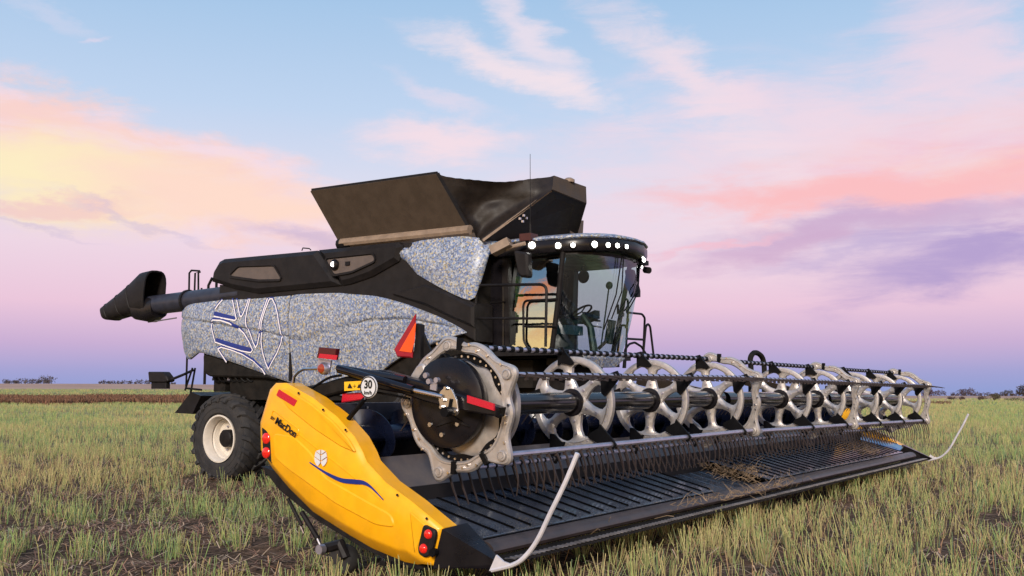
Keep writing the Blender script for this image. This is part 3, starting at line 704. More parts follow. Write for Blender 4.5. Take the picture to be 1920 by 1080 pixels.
for Q, wd in (([(.24, .78), (.30, .80), (.35, .76), (.36, .70)], .035), ([(.40, .52), (.43, .46), (.41, .38), (.34, .31), (.22, .27), (.12, .24)], .04), ([(.30, .62), (.34, .55), (.32, .50)], .03), ([(.06, .42), (.10, .34), (.08, .28)], .05)):
    ribbon(spline([on_lid(*q) for q in Q], 4), wd, (-.9, 0, -.4)).build('grease_smear', M_blackm, lid, fix=False)
MB().tube([(-1.6,7.912,4.4),(-1.6,4.987,4.383)], .085, 10).build('hinge_rail', M_lidrail, CB, smooth=True)
MB().tube([(-1.58,7.997,4.389),(-1.58,7.679,4.393)], .10, 10).build('rail_cap', M_blackm, CB, smooth=True)
fl = [Vector(p) for p in ((-1.62, 4.72, 4.18), (1.30, 4.72, 4.45), *[(0.447,3.95,5.035),(-0.687,3.95,5.098)])]
fl_top = [Vector(p) for p in [(-0.766,3.9,5.08),(0.362,3.9,5.017)]] + [Vector(p) for p in [(0.553,4.02,5.358),(-0.523,4.02,5.373)]]
front_lid = quad_slab(fl, -.04, 'front_tank_cover', M_fabric, CB)
quad_slab(fl_top, -.03, 'front_cover_flap', M_lid, CB)
MB().beam(fl[0], fl[3], .05, .04).build('cover_rib', M_lidrail, front_lid)
for p in [(-1.221,4.25,4.553),(-1.11,4.25,4.622),(-1.142,4.25,4.519),(-1.031,4.25,4.589),(-0.211,4.25,5.022),(0.543,4.25,5.013)]: MB().box(p, (.035, .03, .035)).build('cover_bolt', M_steel, front_lid)
MB().lathe([(.10, -.03), (.10, .02), (.05, .05), (.01, .05)], [(0.032,4.06,5.38)][0], 'z', 16).build('cover_knob', M_lidrail, CB, smooth=True)
far_lid = quad_slab([(1.55, 5.0, 4.4), (1.55, 8.0, 4.4), (2.05, 8.3, 5.25), (2.05, 5.3, 5.25)], .04, 'tank_cover', M_lid, CB)
quad_slab([(1.3, 4.62, 4.3), (1.35, 4.62, 4.3), *[(1.229,4.5,4.889),(0.619,4.5,4.736)]], .03, 'cover_corner', M_lidrail, CB)
# sagging tarpaulin between the covers
NU, NV = 26, 16; L0, L1 = Vector(hinge[1]) + Vector((.02, -.02, -.05)), Vector(ltop[1]); R0, R1 = fl[0], Vector(fl_top[3]); RM = Vector(fl_top[0])
grid = []
for i in range(NU + 1):
    u = i / NU; row = []
    for j in range(NV + 1):
        v = j / NV; rr_ = R0.lerp(RM, v / .82) if v < .82 else RM.lerp(R1, (v - .82) / .18); p = L0.lerp(L1, v).lerp(rr_, u)
        sag = math.sin(math.pi * u); p.z -= .11 * sag ** .6 * v ** 2
        p += Vector((1, .9, 0)).normalized() * (.42 * sag * math.sin(math.pi * min(1, v * 1.0)) ** .8 * (1 - .2 * v))
        fold = math.sin(u * 9 - v * 7) * .5 + math.sin(u * 5 + v * 9 + 1) * .5
        p += Vector((-.6, -.6, .2)) * (.12 * fold * sag)
        p += Vector((-.7, -.7, 0)) * (.018 * math.sin(u * 75) * v ** 5)
        row.append(p)
    grid.append(row)
mb = MB()
for r_ in grid: mb.add(r_)
for i in range(NU):
    for j in range(NV):
        a = i * (NV + 1) + j; mb.f.append((a, a + 1, a + NV + 2, a + NV + 1))
mb.build('tarpaulin', M_fabric, CB, smooth=True)
MB().loft([[(-1.5, y, 4.25), (1.4, y, 4.25), (1.9, y, 5.15), (-1.75, y, 5.05)] for y in (7.95, 8.0)]).build('rear_tank_cover', M_lid, CB)

# unloading auger with its rubber spout
ua = MB(); ua.tube([(-1.5, 10.6, 3.62), (-1.5, 13.95, 3.52)], .205, 20); un = ua.build('unload_tube', M_beam, CB, smooth=True)
MB().cyl((-1.5, 12.30, 3.57), (-1.5, 12.36, 3.568), .235, 20).build('tube_collar', M_blackm, un)
def ringrect(c, hw, hh, ax, n=24, p=3.2, tiltz=0.0):
    """rounded rectangle ring across the spout axis in the y-z plane"""
    ax = Vector((0, *ax)).normalized(); up_ = Vector((0, -ax.z, ax.y)); out = []
    if up_.z < 0: up_ = -up_
    for k in range(n):
        a = 2 * math.pi * k / n; cx, sy = math.cos(a), math.sin(a)
        e = 2 / p; X = math.copysign(abs(cx) ** e, cx) * hw; Z = math.copysign(abs(sy) ** e, sy) * hh
        out.append(Vector(c) + Vector((X, 0, 0)) + up_ * Z + ax * tiltz * Z)
    return out
spc = [(-1.5,15.095,3.423),(-1.5,14.92,3.451),(-1.5,14.482,3.573),(-1.5,14.054,3.692),(-1.5,13.688,3.8),(-1.5,13.47,3.822)]; sph = [.16, .20, .26, .34, .44, .40]; ax = (1.0, -.42)
sb = MB(); rings = [ringrect((x, y, z), w, h, ax, tiltz=t) for (x, y, z), h, w, t in zip(spc, sph, [.20, .22, .25, .27, .29, .28], [0, 0, 0, -.05, -.25, -.55])]
inner = [ringrect((x, y, z), w - .03, h - .03, ax, tiltz=t) for (x, y, z), h, w, t in zip(spc, sph, [.20, .22, .25, .27, .29, .28], [0, 0, 0, -.05, -.25, -.55])]
sb.loft(rings + inner[::-1], cap=False); k0 = len(sb.v); n_ = 24
sb.f.append(tuple(range(n_))); spout = sb.build('spout_boot', M_black, un, smooth=True)
for i in (1, 2, 3): MB().tube([p * 1.0 for p in (rings[i] + [rings[i][0]])], .012, 5).build('spout_rib', M_blackm, un)
fl_ = ringrect((-1.5, 13.75, 3.45), .24, .26, (1, -.1))
MB().loft([ringrect((-1.5, 13.95, 3.50), .25, .27, (1, -.1)), ringrect((-1.5, 13.55, 3.44), .235, .27, (1, -.1)), ringrect((-1.5, 13.30, 3.48), .21, .21, (1, -.1))]).build('spout_collar', M_blackg, un, smooth=True)
MB().tube([(-1.5,13.653,3.179),(-1.5,13.255,3.198),(-1.5,12.708,3.233)], .014, 6).build('spout_stay', M_bar, un)
# rear rails
MB().tube([(-1.3,12.581,3.509),(-1.3,12.597,4.185),(-1.3,12.53,4.237),(-1.3,12.27,4.209),(-1.3,12.252,4.174)], .022, 6).build('rear_rail', M_blackm, CB, smooth=True)
MB().tube([(-1,12.792,3.539),(-1,12.79,4.226),(-1,12.685,4.242),(-1,12.658,3.669)], .022, 6).build('rear_rail', M_blackm, CB, smooth=True)
MB().tube([(-1.3,12.168,3.489),(-1.3,12.185,3.846)], .022, 6).build('rear_rail', M_blackm, CB, smooth=True)
MB().tube([(-1.3,11.983,3.503),(-1.3,11.967,3.889),(-1.3,11.856,4.037)], .03, 6).build('rear_rail', M_blackm, CB, smooth=True)
MB().tube([(-1.3,11.718,3.545),(-1.3,11.718,3.93),(-1.3,11.789,4.022)], .03, 6).build('rear_rail', M_blackm, CB, smooth=True)
for z in (3.66, 3.80): MB().tube([(-1.25, 11.0, z), (-1.25, 11.9, z - .02)], .016, 6).build('rear_rail', M_blackm, CB)
for k in range(5): MB().tube(spline([(-1.2 + .12 * k, 11.7, 3.55), (-1.3 + .1 * k, 11.5, 3.75 + .03 * k), (-1.25, 11.2, 3.8), (-1.3, 11.0, 3.62)], 4), .016, 6).build('hose', M_clip, CB, smooth=True)

# rear underside
tank = rounded([(11.691,2.467),(9.581,1.971),(9.579,1.931),(9.874,1.963),(11.49,2.005),(11.658,2.092)], .08)
MB().slab(tank, -1.62, -.9, .03).build('fuel_tank', M_frame, CB)
for x in (-1.5, -.5, .6): MB().tube([(x, 11.75, 2.5), (x, 11.75, 1.85)], .03, 6).build('frame_post', M_frame, CB)
MB().tube([(-1.5,12.324,2.47),(-1.5,12.324,1.772)], .022, 6).build('frame_post', M_blackm, CB); MB().tube([(-1.5,12.141,2.184),(-1.5,12.356,1.728)], .022, 6).build('frame_post', M_blackm, CB)
MB().tube([(-1.4,12.184,2.186),(-1.4,12.324,1.575)], .022, 6).build('frame_post', M_blackm, CB); MB().tube([(-1.5,12.307,1.772),(-1.5,11.836,1.739)], .022, 6).build('frame_post', M_blackm, CB)
MB().box((-.4, 11.35, 2.2), (2.1, .35, 1.0)).build('straw_chopper', M_frame, CB)
MB().loft([[(x, y, z) for y, z in [(12.73,1.263),(12.236,1.695),(11.914,1.62),(12.164,1.249)]] for x in (-1.45, .9)]).build('straw_chute', M_blackm, CB)
MB().box((-.5, 10.9, 1.35), (1.7, .22, .26)).box((0, 9.6, 1.75), (1.6, 2.6, .5)).build('rear_axle', M_frame, CB)
for k in range(7):
    y = 11.5 - .16 * k; MB().tube(spline([(-1.5, y, 2.35 - .05 * k), (-1.56, y - .08, 2.0), (-1.5, y - .2, 1.9), (-1.45, y - .3, 2.1)], 4), .018, 6).build('hose', M_clip, CB, smooth=True)
for k in range(6): MB().box((-1.5 + .03 * (k % 2), 11.45 - .14 * k, 1.95 + .09 * (k % 3)), (.06, .07, .05)).build('bracket', M_bar if k % 2 else M_frame, CB)
mr = MB().slab(rounded([(12.881,2.109),(12.396,2.104),(12.272,2.006),(12.217,1.921),(12.3,1.889),(12.833,1.891)], .03), -2.03, -1.86, .02).build('rear_lamp_box', M_black, CB)
MB().slab([(12.798,1.891),(12.317,1.889),(12.31,1.761),(12.791,1.761)], -2.0, -1.9, .01).build('lamp_skirt', M_blackm, mr)
MB().tube([(-1.95,12.268,1.932),(-1.7,12.147,2.051),(-1.4,12.249,2.143)], .03, 6).build('lamp_arm', M_blackm, mr)

# wheels
def wheel(c, R_, W, rim_r, side=-1, nlug=20, detail=True):
    cx, cy, cz = c; h = W / 2
    prof = [(rim_r, -h * .80), (rim_r + .05, -h * .98), (R_ * .78, -h * 1.02), (R_ * .90, -h * .93), (R_ * .955, -h * .70), (R_ * .965, 0), (R_ * .955, h * .70), (R_ * .90, h * .93), (R_ * .78, h * 1.02), (rim_r + .05, h * .98), (rim_r, h * .80)]
    tq = MB(); tq.loft([[(cx + o, cy + r * math.cos(2 * math.pi * k / 56), cz + r * math.sin(2 * math.pi * k / 56)) for k in range(56)] for r, o in prof], loop=True); ty = tq.build('tyre', M_rubber, CB, smooth=True)
    s = side; rp = [(rim_r + .005, s * h * .86), (rim_r + .01, s * h * .96), (rim_r - .02, s * h * .97), (rim_r - .045, s * h * .82), (rim_r - .06, s * h * .45), (rim_r - .03, s * h * .38), (rim_r - .07, s * h * .30), (rim_r - .10, s * h * .02), (rim_r * .55, -s * h * .02), (rim_r * .30, s * h * .05), (0.02, s * h * .05)]
    MB().loft([[(cx + o, cy + r * math.cos(2 * math.pi * k / 48), cz + r * math.sin(2 * math.pi * k / 48)) for k in range(48)] for r, o in rp], cap=False).build('rim', M_rim, ty, smooth=True)
    for k_ in (.35, .55, .66): MB().loft([[(cx + o, cy + r * math.cos(2 * math.pi * k / 56), cz + r * math.sin(2 * math.pi * k / 56)) for k in range(56)] for r, o in ((lerp(rim_r, R_, k_) - .008, s * h * .99), (lerp(rim_r, R_, k_), s * h * 1.025), (lerp(rim_r, R_, k_) + .008, s * h * .99))], loop=True).build('sidewall_line', M_rubber, ty, smooth=True)
    hb = MB().lathe([(.17, s * h * .05), (.17, s * h * .45), (.15, s * h * .52), (.08, s * h * .55), (.01, s * h * .55)], c, 'x', 20).build('hub', M_blackm, ty, smooth=True)
    for k in range(10):
        a = 2 * math.pi * k / 10; MB().cyl((cx + s * h * .04, cy + .235 * math.cos(a), cz + .235 * math.sin(a)), (cx + s * h * .13, cy + .235 * math.cos(a), cz + .235 * math.sin(a)), .02, 6).build('wheel_nut', M_bar, ty)
    for sd_ in (-1, 1):
        for k in range(nlug):
            a = 2 * math.pi * (k + (.5 if sd_ > 0 else 0)) / nlug; mb = MB(); rings = []
            for q, (xo, da, rr) in enumerate(((.02, .24, .958), (.45, .12, .958), (.80, 0, .945), (1.0, -.05, .90), (1.045, -.07, .81))):
                aa = a + da * 1.0; wd = .055 / R_; ring = []
                for dd, ro in ((-wd, 0), (-wd * .7, .048), (wd * .7, .048), (wd, 0)):
                    r_ = R_ * rr + (ro if q < 3 else ro * .55); ring.append((cx + sd_ * h * xo + (sd_ * ro * .5 if q >= 3 else 0), cy + r_ * math.cos(aa + dd), cz + r_ * math.sin(aa + dd)))
                rings.append(ring)
            mb.loft(rings).build('tread_lug', M_rubber, ty)
wheel((-1.52, 10.88, .80), .86, .64, .45)
wheel((1.50, 10.80, .80), .82, .62, .44, 1)
wheel((-1.55, 5.6, 1.03), 1.0, .75, .50, nlug=14); wheel((1.55, 5.6, 1.03), 1.0, .75, .50, 1, nlug=14)
MB().box((0, 5.6, 1.15), (2.4, .5, .5)).build('front_axle', M_frame, CB)
MB().loft([[(-.85, y, z - .45), (.85, y, z - .45), (.85, y, z + .35), (-.85, y, z + .35)] for y, z in ((2.25, 1.05), (4.9, 1.9))]).build('feeder_house', M_blackm, CB)
arch = [(7.711,1.503),(7.246,1.975),(6.875,2.186),(6.558,2.319),(6.001,2.472),(5.54,2.586),(4.895,2.533),(4.892,1.837),(5.931,1.481)]
MB().slab(arch, -1.50, -1.40).build('wheel_arch', M_frame, CB)

# ------------------------------------------------ cab
ca = [(-1.13, 3.46), (-1.02, 3.27), (-.80, 3.11), (-.45, 2.99), (0, 2.94), (.45, 2.99), (.80, 3.11), (1.02, 3.27), (1.13, 3.46)]
cbm = [(x * .89, y + .30) for x, y in ca]
ZT, ZB = 3.96, 2.36
MB().loft([[(x, y, z) for x, y in ca] for z in (ZT - .05,)] + [[(x, y, ZT) for x, y in ca]], closed=False, cap=False).build('windshield_header', M_blackm, CB)
mb = MB()
for k in range(9):
    t = k / 8; mb.add([(lerp(cbm[i][0], ca[i][0], t), lerp(cbm[i][1], ca[i][1], t) - .06 * math.sin(math.pi * t), lerp(ZB, ZT - .05, t)) for i in range(len(ca))])
for k in range(8): mb.ring_faces(k * 9, (k + 1) * 9, 9, False)
mb.build('windshield', M_glass, CB, smooth=True)
for sg, nm in ((-1, 'cab_pillar'), (1, 'cab_pillar')):
    MB().tube([(sg * 1.01, 3.78, ZB - .05), (sg * 1.08, 3.60, 3.2), (sg * 1.135, 3.47, ZT)], .045, 8).build(nm, M_blackm, CB, smooth=True)
    MB().beam((sg * 1.03, 4.62, ZB - .1), (sg * 1.10, 4.60, ZT + .02), .10, .12, (0, 1, 0)).build(nm, M_black, CB)
# door glass (near side) and far side glass
def sheet(q, m, name): 
    mb = MB(); mb.add(q); mb.f.append((0, 1, 2, 3)); return mb.build(name, m, CB, fix=False)
mb = MB()
for k in range(13):
    t = k / 12; x = -1.085 + .025 * t + .075 * t * t; mb.add([(x, 4.55, lerp(ZB, ZT - .02, t)), (x + .004, lerp(3.80, 3.50, t) + .3, lerp(ZB, ZT - .02, t)), (x + .03 - .02 * t, lerp(3.80, 3.50, t), lerp(ZB, ZT - .02, t))])
for k in range(12): mb.ring_faces(k * 3, k * 3 + 3, 3, False)
mb.build('door_glass', M_glassd, CB, smooth=True)
sheet([(1.035, 4.52, ZB), (1.015, 3.80, ZB), (1.135, 3.50, ZT - .03), (1.11, 4.52, ZT - .03)], M_glass, 'side_glass')
MB().slab(rounded([(5.18, 2.3), (4.64, 2.3), (4.64, 3.98), (5.12, 3.98)], .08), -1.14, -.9, .02).build('rear_cab_panel', M_blackg, CB)
MB().beam((-1.15, 4.60, 3.2), (-1.15, 5.16, 3.2), .02, .02).build('panel_rib', M_blackm, CB)
MB().slab([(5.18, 2.3), (4.64, 2.3), (4.64, 3.98), (5.12, 3.98)], .9, 1.1, .02).build('rear_cab_panel', M_blackg, CB)
MB().box((0, 5.15, 3.1), (1.9, .06, 1.7)).build('cab_rear_wall', M_teal, CB)
MB().box((0, 4.3, 2.30), (2.1, 1.75, .10)).build('cab_floor', M_blackm, CB)
MB().box((0, 4.3, 3.93), (2.0, 1.5, .06)).build('cab_ceiling', M_blackm, CB)
MB().beam((.75, 4.5, 2.4), (.82, 4.45, 3.95), .12, .10, (0, 1, 0)).build('inner_post', M_teal, CB)
# roof with light band
def roof_ring(k, dz, off=0.0):
    P = [(-1.22, 5.0), (-1.26, 4.3), (-1.25, 3.75), (-1.20, 3.42), (-1.04, 3.12), (-.75, 2.92), (-.4, 2.80), (0, 2.76), (.4, 2.80), (.75, 2.92), (1.04, 3.12), (1.20, 3.42), (1.25, 3.75), (1.26, 4.3), (1.22, 5.0)]
    return [(x * k, 4.0 + (y - 4.0) * k + off, dz + .05 * (1 - (x / 1.26) ** 2)) for x, y in P]
rf = MB().loft([roof_ring(.93, 3.93), roof_ring(.985, 3.95), roof_ring(1.0, 4.00), roof_ring(1.0, 4.11), roof_ring(.985, 4.15)]).build('cab_roof', M_blackg, CB, smooth=True)
MB().loft([roof_ring(.99, 4.15), roof_ring(1.012, 4.17), roof_ring(1.0, 4.20), roof_ring(.86, 4.25), roof_ring(.5, 4.27)]).build('roof_cap', M_camo, CB, smooth=True)
def roof_lamp(p, r=.055, out=(0, -1, 0), m=None, square=False):
    p = Vector(p); d = Vector(out).normalized()
    h = MB().cyl(p + d * -.06, p + d * .015, r * 1.35, 16).build('work_light', M_blackg, rf)
    # lens sits proud of its housing
    MB().cyl(p + d * .012, p + d * .020, r, 16).build('lamp_reflector', M_lampring, rf)
    (MB().box(p + d * .022, (r * 1.3, r * .6, r * 1.6)) if square else MB().cyl(p + d * .020, p + d * .030, r * .72, 16)).build('lamp_lens', m or M_lamp, rf)
#LAMPS
for (x, y, z, r, o, sq) in ((-1.27, 3.98, 4.08, .075, (-.9, -.45, 0), 0), (-1.235, 3.50, 4.04, .062, (-.85, -.5, 0), 1), (-1.15, 3.28, 4.04, .05, (-.75, -.65, 0), 0),
                            (-.92, 3.02, 4.06, .07, (-.5, -.85, 0), 0), (-.70, 2.90, 4.065, .055, (-.4, -.9, 0), 0), (-.52, 2.83, 4.07, .055, (-.3, -.95, 0), 0), (-.30, 2.78, 4.075, .05, (-.2, -.97, 0), 0)):
    roof_lamp((x, y, z), r * .80, o, None, sq)
roof_lamp((.62, 2.94, 3.97), .045, (-.1, -1, -.2)); roof_lamp((1.16, 3.26, 4.06), .05, (.4, -.9, 0), M_dimlamp); roof_lamp((.95, 3.15, 3.90), .03, (0, -1, -.5), M_dimlamp)
MB().box((-1.22, 4.08, 4.22), (.22, .22, .12)).build('beacon_base', mat('dark_red_plastic', (.06, .018, .016), .4), rf)
MB().tube([(-1.20, 4.06, 4.28), (-1.20, 4.06, 5.62)], [.008, .004], 6).build('antenna', M_blackm, rf)
MB().cyl((-1.20, 4.06, 4.27), (-1.20, 4.06, 4.45), .018, 8).build('antenna_base', M_blackm, rf)
# near mirror and its arm
ma = MB().tube([(-1.55,4.31,4.005),(-1.5,4.198,4.054),(-1.35,4.059,4.113)], .035, 8).build('mirror_arm', M_lidrail, CB, smooth=True)
MB().box([(-1.6,4.36,4.047)][0], (.20, .34, .14), Matrix.Rotation(R(-25), 3, 'X') @ Matrix.Rotation(R(15), 3, 'Z')).build('arm_knuckle', M_lidrail, ma)
mp_ = rounded([(4.169,3.985),(3.89,3.928),(3.87,3.523),(4.024,3.533),(4.086,3.614)], .06)
MB().slab(mp_, -1.56, -1.42, .035).build('mirror', M_black, CB, smooth=True, label='near side black mirror housing hanging from the roof corner')
mm2 = [(0.727,3.2,3.831),(0.806,3.2,3.82),(0.922,3.2,3.661),(1.019,3.2,3.481),(1.015,3.2,3.367),(0.914,3.2,3.369),(0.76,3.2,3.581)]
MB().loft([[(x, y, z) for x, y, z in mm2], [(x + .02, y + .16, z) for x, y, z in mm2]]).build('mirror', M_black, CB, label='far side black mirror seen edge on')
MB().tube([(0.93,3.2,3.974),(0.921,3.2,3.633)], .028, 6).tube([(0.61,3.2,3.885),(1.301,3.2,3.993)], .03, 6).box([(1.012,3.2,3.973)][0], (.28, .2, .08)).build('mirror_arm', M_blackm, CB)
MB().cyl([(1.214,3.2,3.869)][0], [(1.162,3.1,3.848)][0], .06, 12).tube([(1.092,3.2,3.933),(1.257,3.2,3.902)], .015, 5).build('camera_pod', M_blackm, CB)
# inside the cab
st = MB().loft([[(-.30 + .02 * k, 4.5, z), (.30 - .02 * k, 4.5, z), (.30 - .02 * k, 4.62 + .03 * k, z), (-.30 + .02 * k, 4.62 + .03 * k, z)] for k, z in enumerate((2.75, 2.95, 3.2, 3.45, 3.6))]).build('seat_back', M_seat, CB)
MB().box((0, 4.25, 2.76), (.58, .60, .16)).build('seat_cushion', M_seat, CB)
MB().box((0, 4.3, 2.52), (.4, .4, .36)).build('seat_base', M_teal, CB)
MB().loft([[(x - .09, y, z - .07), (x + .09, y, z - .07), (x + .09, y, z + .07), (x - .09, y, z + .07)] for x, y, z in ((.42, 4.4, 2.98), (.44, 4.0, 2.96), (.44, 3.75, 3.05))]).build('arm_console', M_teal, CB)
scl = MB().tube([(-.02, 3.55, 2.35), (-.02, 3.62, 2.8), (-.02, 3.78, 3.02)], [.07, .06, .04], 10).build('steering_column', M_teal, CB, smooth=True)
whl = MB(); nrm = Vector((0, .55, .83)); a1 = Vector((1, 0, 0)); a2 = nrm.cross(a1); cc = Vector((-.02, 3.80, 3.06))
whl.tube([cc + (a1 * math.cos(t) + a2 * math.sin(t)) * .20 for t in np.linspace(0, 2 * math.pi, 25)], .018, 6)
for t in (0, 2.1, 4.2): whl.tube([cc, cc + (a1 * math.cos(t) + a2 * math.sin(t)) * .20], .014, 5)
whl.build('steering_wheel', M_clip, scl, smooth=True)
MB().box((.66, 3.62, 2.75), (.10, .12, .42), Matrix.Rotation(R(12), 3, 'X')).build('display_screen', M_teal, CB)
MB().tube([(.55, 3.8, 2.45), (.62, 3.66, 2.6)], .03, 6).build('screen_arm', M_clip, CB)
MB().lathe([(.0, -.01), (.09, -.008), (.11, .02), (.07, .05), (0, .06)], (-.72, 3.35, 3.58), 'x', 14).build('inner_mirror', M_clip, CB, smooth=True)
MB().tube([(-.72, 3.36, 3.66), (-.70, 3.36, 3.75), (-.55, 3.4, 3.78)], .012, 5).build('inner_mirror_arm', M_clip, CB)
MB().box((-.98, 4.42, 3.25), (.03, .16, .75)).build('hanging_vest', M_green, CB)
MB().lathe([(.0, -.02), (.07, 0), (.05, .03), (0, .05)], (.25, 3.4, 3.52), 'x', 12).tube([(.27, 3.42, 3.48), (.30, 3.5, 3.1), (.3, 3.6, 2.5)], .014, 5).build('inside_mirror', M_teal, CB)
# wipers
for a, b, c_ in (((-.22, 2.90, 3.93), (-.30, 2.97, 3.3), (-.42, 3.14, 2.72)), ((-.16, 2.90, 3.93), (-.18, 2.93, 3.35), (-.30, 3.06, 2.9)), ((.92, 3.16, 3.93), (.50, 2.98, 3.45), (.02, 2.99, 3.05)), ((.98, 3.2, 3.9), (.60, 3.03, 3.4), (.10, 2.99, 3.02))):
    MB().tube([a, b, c_], .012, 5).build('wiper', M_clip, CB)
MB().box((0, 3.10, 3.08), (.03, .03, .16)).build('wiper_blade', M_clip, CB)
MB().tube([(-.7, 3.9, 2.96), (.8, 3.9, 2.96)], .018, 6).tube([(.2, 3.86, 2.86), (.85, 3.9, 2.85)], .012, 6).build('inner_rail', M_clip, CB)
# platform and rails
MB().box((-1.30, 4.2, 2.33), (.60, 1.7, .10)).build('platform', M_blackm, CB)
MB().box((0, 3.75, 2.22), (2.1, .20, .16)).build('cab_sill', M_blackm, CB)
MB().box((0, 4.4, 2.0), (2.3, .7, .45)).build('cab_base', M_frame, CB)
MB().loft([[(x * s, 3.32 + .10 * (1 - s), z) for x in (-.65, -.3, .2, .6, .65)] + [(.6 * s, 3.6, z), (-.6 * s, 3.6, z)] for s, z in ((1, 2.33), (.95, 2.26), (.55, 2.12))]).build('nose_panel', M_camo, CB)
MB().tube([(-1.6,4.869,2.4),(-1.6,4.862,3.406),(-1.6,4.808,3.447),(-1.6,3.57,3.392),(-1.6,3.491,3.329),(-1.6,3.515,2.411)], .024, 8, .08).build('hand_rail', M_blackm, CB, smooth=True)
MB().tube([(-1.6,4.86,2.906),(-1.6,3.513,2.853)], .02, 8).build('hand_rail', M_blackm, CB)
MB().tube([(-1.12,4.163,2.426),(-1.12,4.246,2.533),(-1.12,4.256,3.129),(-1.12,4.214,3.198),(-1.12,3.585,3.193)], .020, 8, .05).build('hand_rail', M_blackm, CB, smooth=True)
MB().tube([(-1.12,4.246,2.778),(-1.12,3.617,2.756)], .017, 8).build('hand_rail', M_blackm, CB)
for P in ([(1.44,3.9,2.409),(1.485,3.9,2.625),(1.625,3.9,3.37),(1.709,3.9,3.426),(1.855,3.9,3.416),(1.873,3.9,3.288),(1.72,3.9,2.142)], [(1.828,3.9,3.175),(2.432,3.9,3.182),(2.542,3.9,3.116),(2.455,3.9,2.408)], [(2.455,3.9,2.408),(2.582,3.9,2.954),(2.673,3.9,3.011),(2.763,3.9,2.964),(2.904,3.9,2.369)], [(1.775,3.9,2.685),(2.485,3.9,2.694)], [(1.658,3.9,2.141),(1.729,3.9,2.486),(1.898,3.9,2.591),(2.112,3.9,2.629),(2.393,3.9,2.558),(2.589,3.9,2.412),(2.807,3.9,2.16)], [(1.485,3.9,2.625),(1.594,3.9,2.924),(1.718,3.9,2.93)]):
    MB().tube(P, .022, 7, .04).build('ladder_rail', M_blackm, CB, smooth=True)
for p in [(1.567,3.85,3.117),(1.735,3.85,3.206),(1.752,3.85,3.029),(1.686,3.85,2.907)]: MB().box(p, (.04, .04, .07)).build('rail_clip', M_lidrail, CB)

# ---------------------------------------------------------------- grain header
HD = thing('grain_header', 'very wide draper header with yellow end shields and a silver tined reel', 'grain header', (0, .8, .3))
shield_px = [(2.558,1.812),(2.416,1.812),(2.056,1.674),(1.723,1.493),(1.497,1.313),(1.396,1.181),(1.348,1.097),(1.115,0.923),(0.81,0.774),(0.459,0.576),(0.481,0.499),(0.554,0.252),(0.689,0.253),(0.827,0.222),(0.973,0.23),(1.359,0.315),(1.63,0.406),(2.117,0.589),(2.45,0.794),(2.688,0.971),(2.748,1.15),(2.766,1.43),(2.639,1.75)]
def end_shield(sx):
    """sx maps the near shield's x to this end's x"""
    mb = MB(); P = shield_px; n = len(P)
    up_in = [(y, z) for y, z in P]
    i1 = inset(P, .030); i2 = inset(P, .075); i3 = inset(P, .20)
    low = [1 if 13 <= i <= 19 else 0 for i in range(n)]; ib = inset(P, .115)
    pk = lambda i, a, b: b[i] if low[i] else a[i]
    mb.loft([[(sx(-7.80), *p) for p in inset(P, .02)], [(sx(-7.81), *p) for p in P], [(sx(-7.90 if low[i] else -8.00), *P[i]) for i in range(n)], [(sx(-8.025 if low[i] else -8.03), *pk(i, i1, ib)) for i in range(n)], [(sx(-8.048), *pk(i, i2, inset(P, .15))) for i in range(n)]])
    return mb.build('end_shield', M_yel, HD, smooth=True)
near = lambda x: x
far = lambda x: -x - .22
def bolt_at(p, d, r, m, nm, par): p = Vector(p); MB().cyl(p, p + Vector(d), r, 8).build(nm, m, par)
SH = end_shield(near)
FX = -8.050
def plate(poly, m, nm, par, x=FX, t=.012, bev=0.0, smooth=False): return MB().slab(poly, x - t, x + .004, bev).build(nm, m, par, smooth=smooth)
crest = rounded([(2.375,1.771),(2.016,1.615),(1.72,1.45),(1.521,1.289),(1.426,1.172),(1.62,1.223),(1.967,1.376),(2.332,1.571),(2.485,1.724)], .05)
plate(crest, M_yel, 'raised_crest', SH, -8.046, .016, .012, True)
belly = rounded([(2.531,1.328),(2.236,1.304),(1.996,1.152),(1.817,0.938),(1.347,0.772),(0.997,0.654),(0.952,0.542),(1.182,0.548),(1.675,0.704),(2.059,0.877),(2.314,0.99),(2.501,1.093)], .06)
plate(belly, M_yel, 'raised_belly', SH, -8.046, .014, .012, True)
nose = rounded([(0.796,0.704),(0.604,0.587),(0.731,0.334),(0.769,0.511)], .03)
plate(nose, M_yel, 'raised_nose', SH, -8.046, .012, .010, True)
pocket = rounded([(2.543,1.554),(2.17,1.367),(2.19,1.306),(2.57,1.456)], .03)
mb = MB(); mb.tube([(-8.050, *p) for p in pocket + [pocket[0]]], .006, 5); mb.build('label_pocket', M_yel, SH, smooth=True)
for P in ([(2.256,1.365),(1.953,1.208),(1.606,1.031),(1.34,0.891),(1.133,0.776)], ): MB().tube([(-8.048, *p) for p in P], .006, 5).build('moulded_rib', M_yel, SH, smooth=True)
plate([(2.445,1.75),(2.192,1.644),(2.234,1.588),(2.48,1.693)], M_refl, 'reflector', SH, -8.062, .006)
# lettering runs down along the shield
a, b = [Vector((FX - .016, *p)) for p in [(2.533,1.477),(2.234,1.335)]]
rgt = (b - a).normalized(); upv = Vector((-1, 0, 0)).cross(rgt) * 1
if upv.z < 0: upv = -upv
tl = (b - a).length
text('MacDon', .100, a.lerp(b, .64), rgt, upv, M_text, 'maker_lettering', SH, .002, sx=.92, shear=.12)
text('BY', .046, a.lerp(b, .02) + upv * -.005, rgt, upv, M_text, 'maker_lettering', SH, .001, shear=.12)
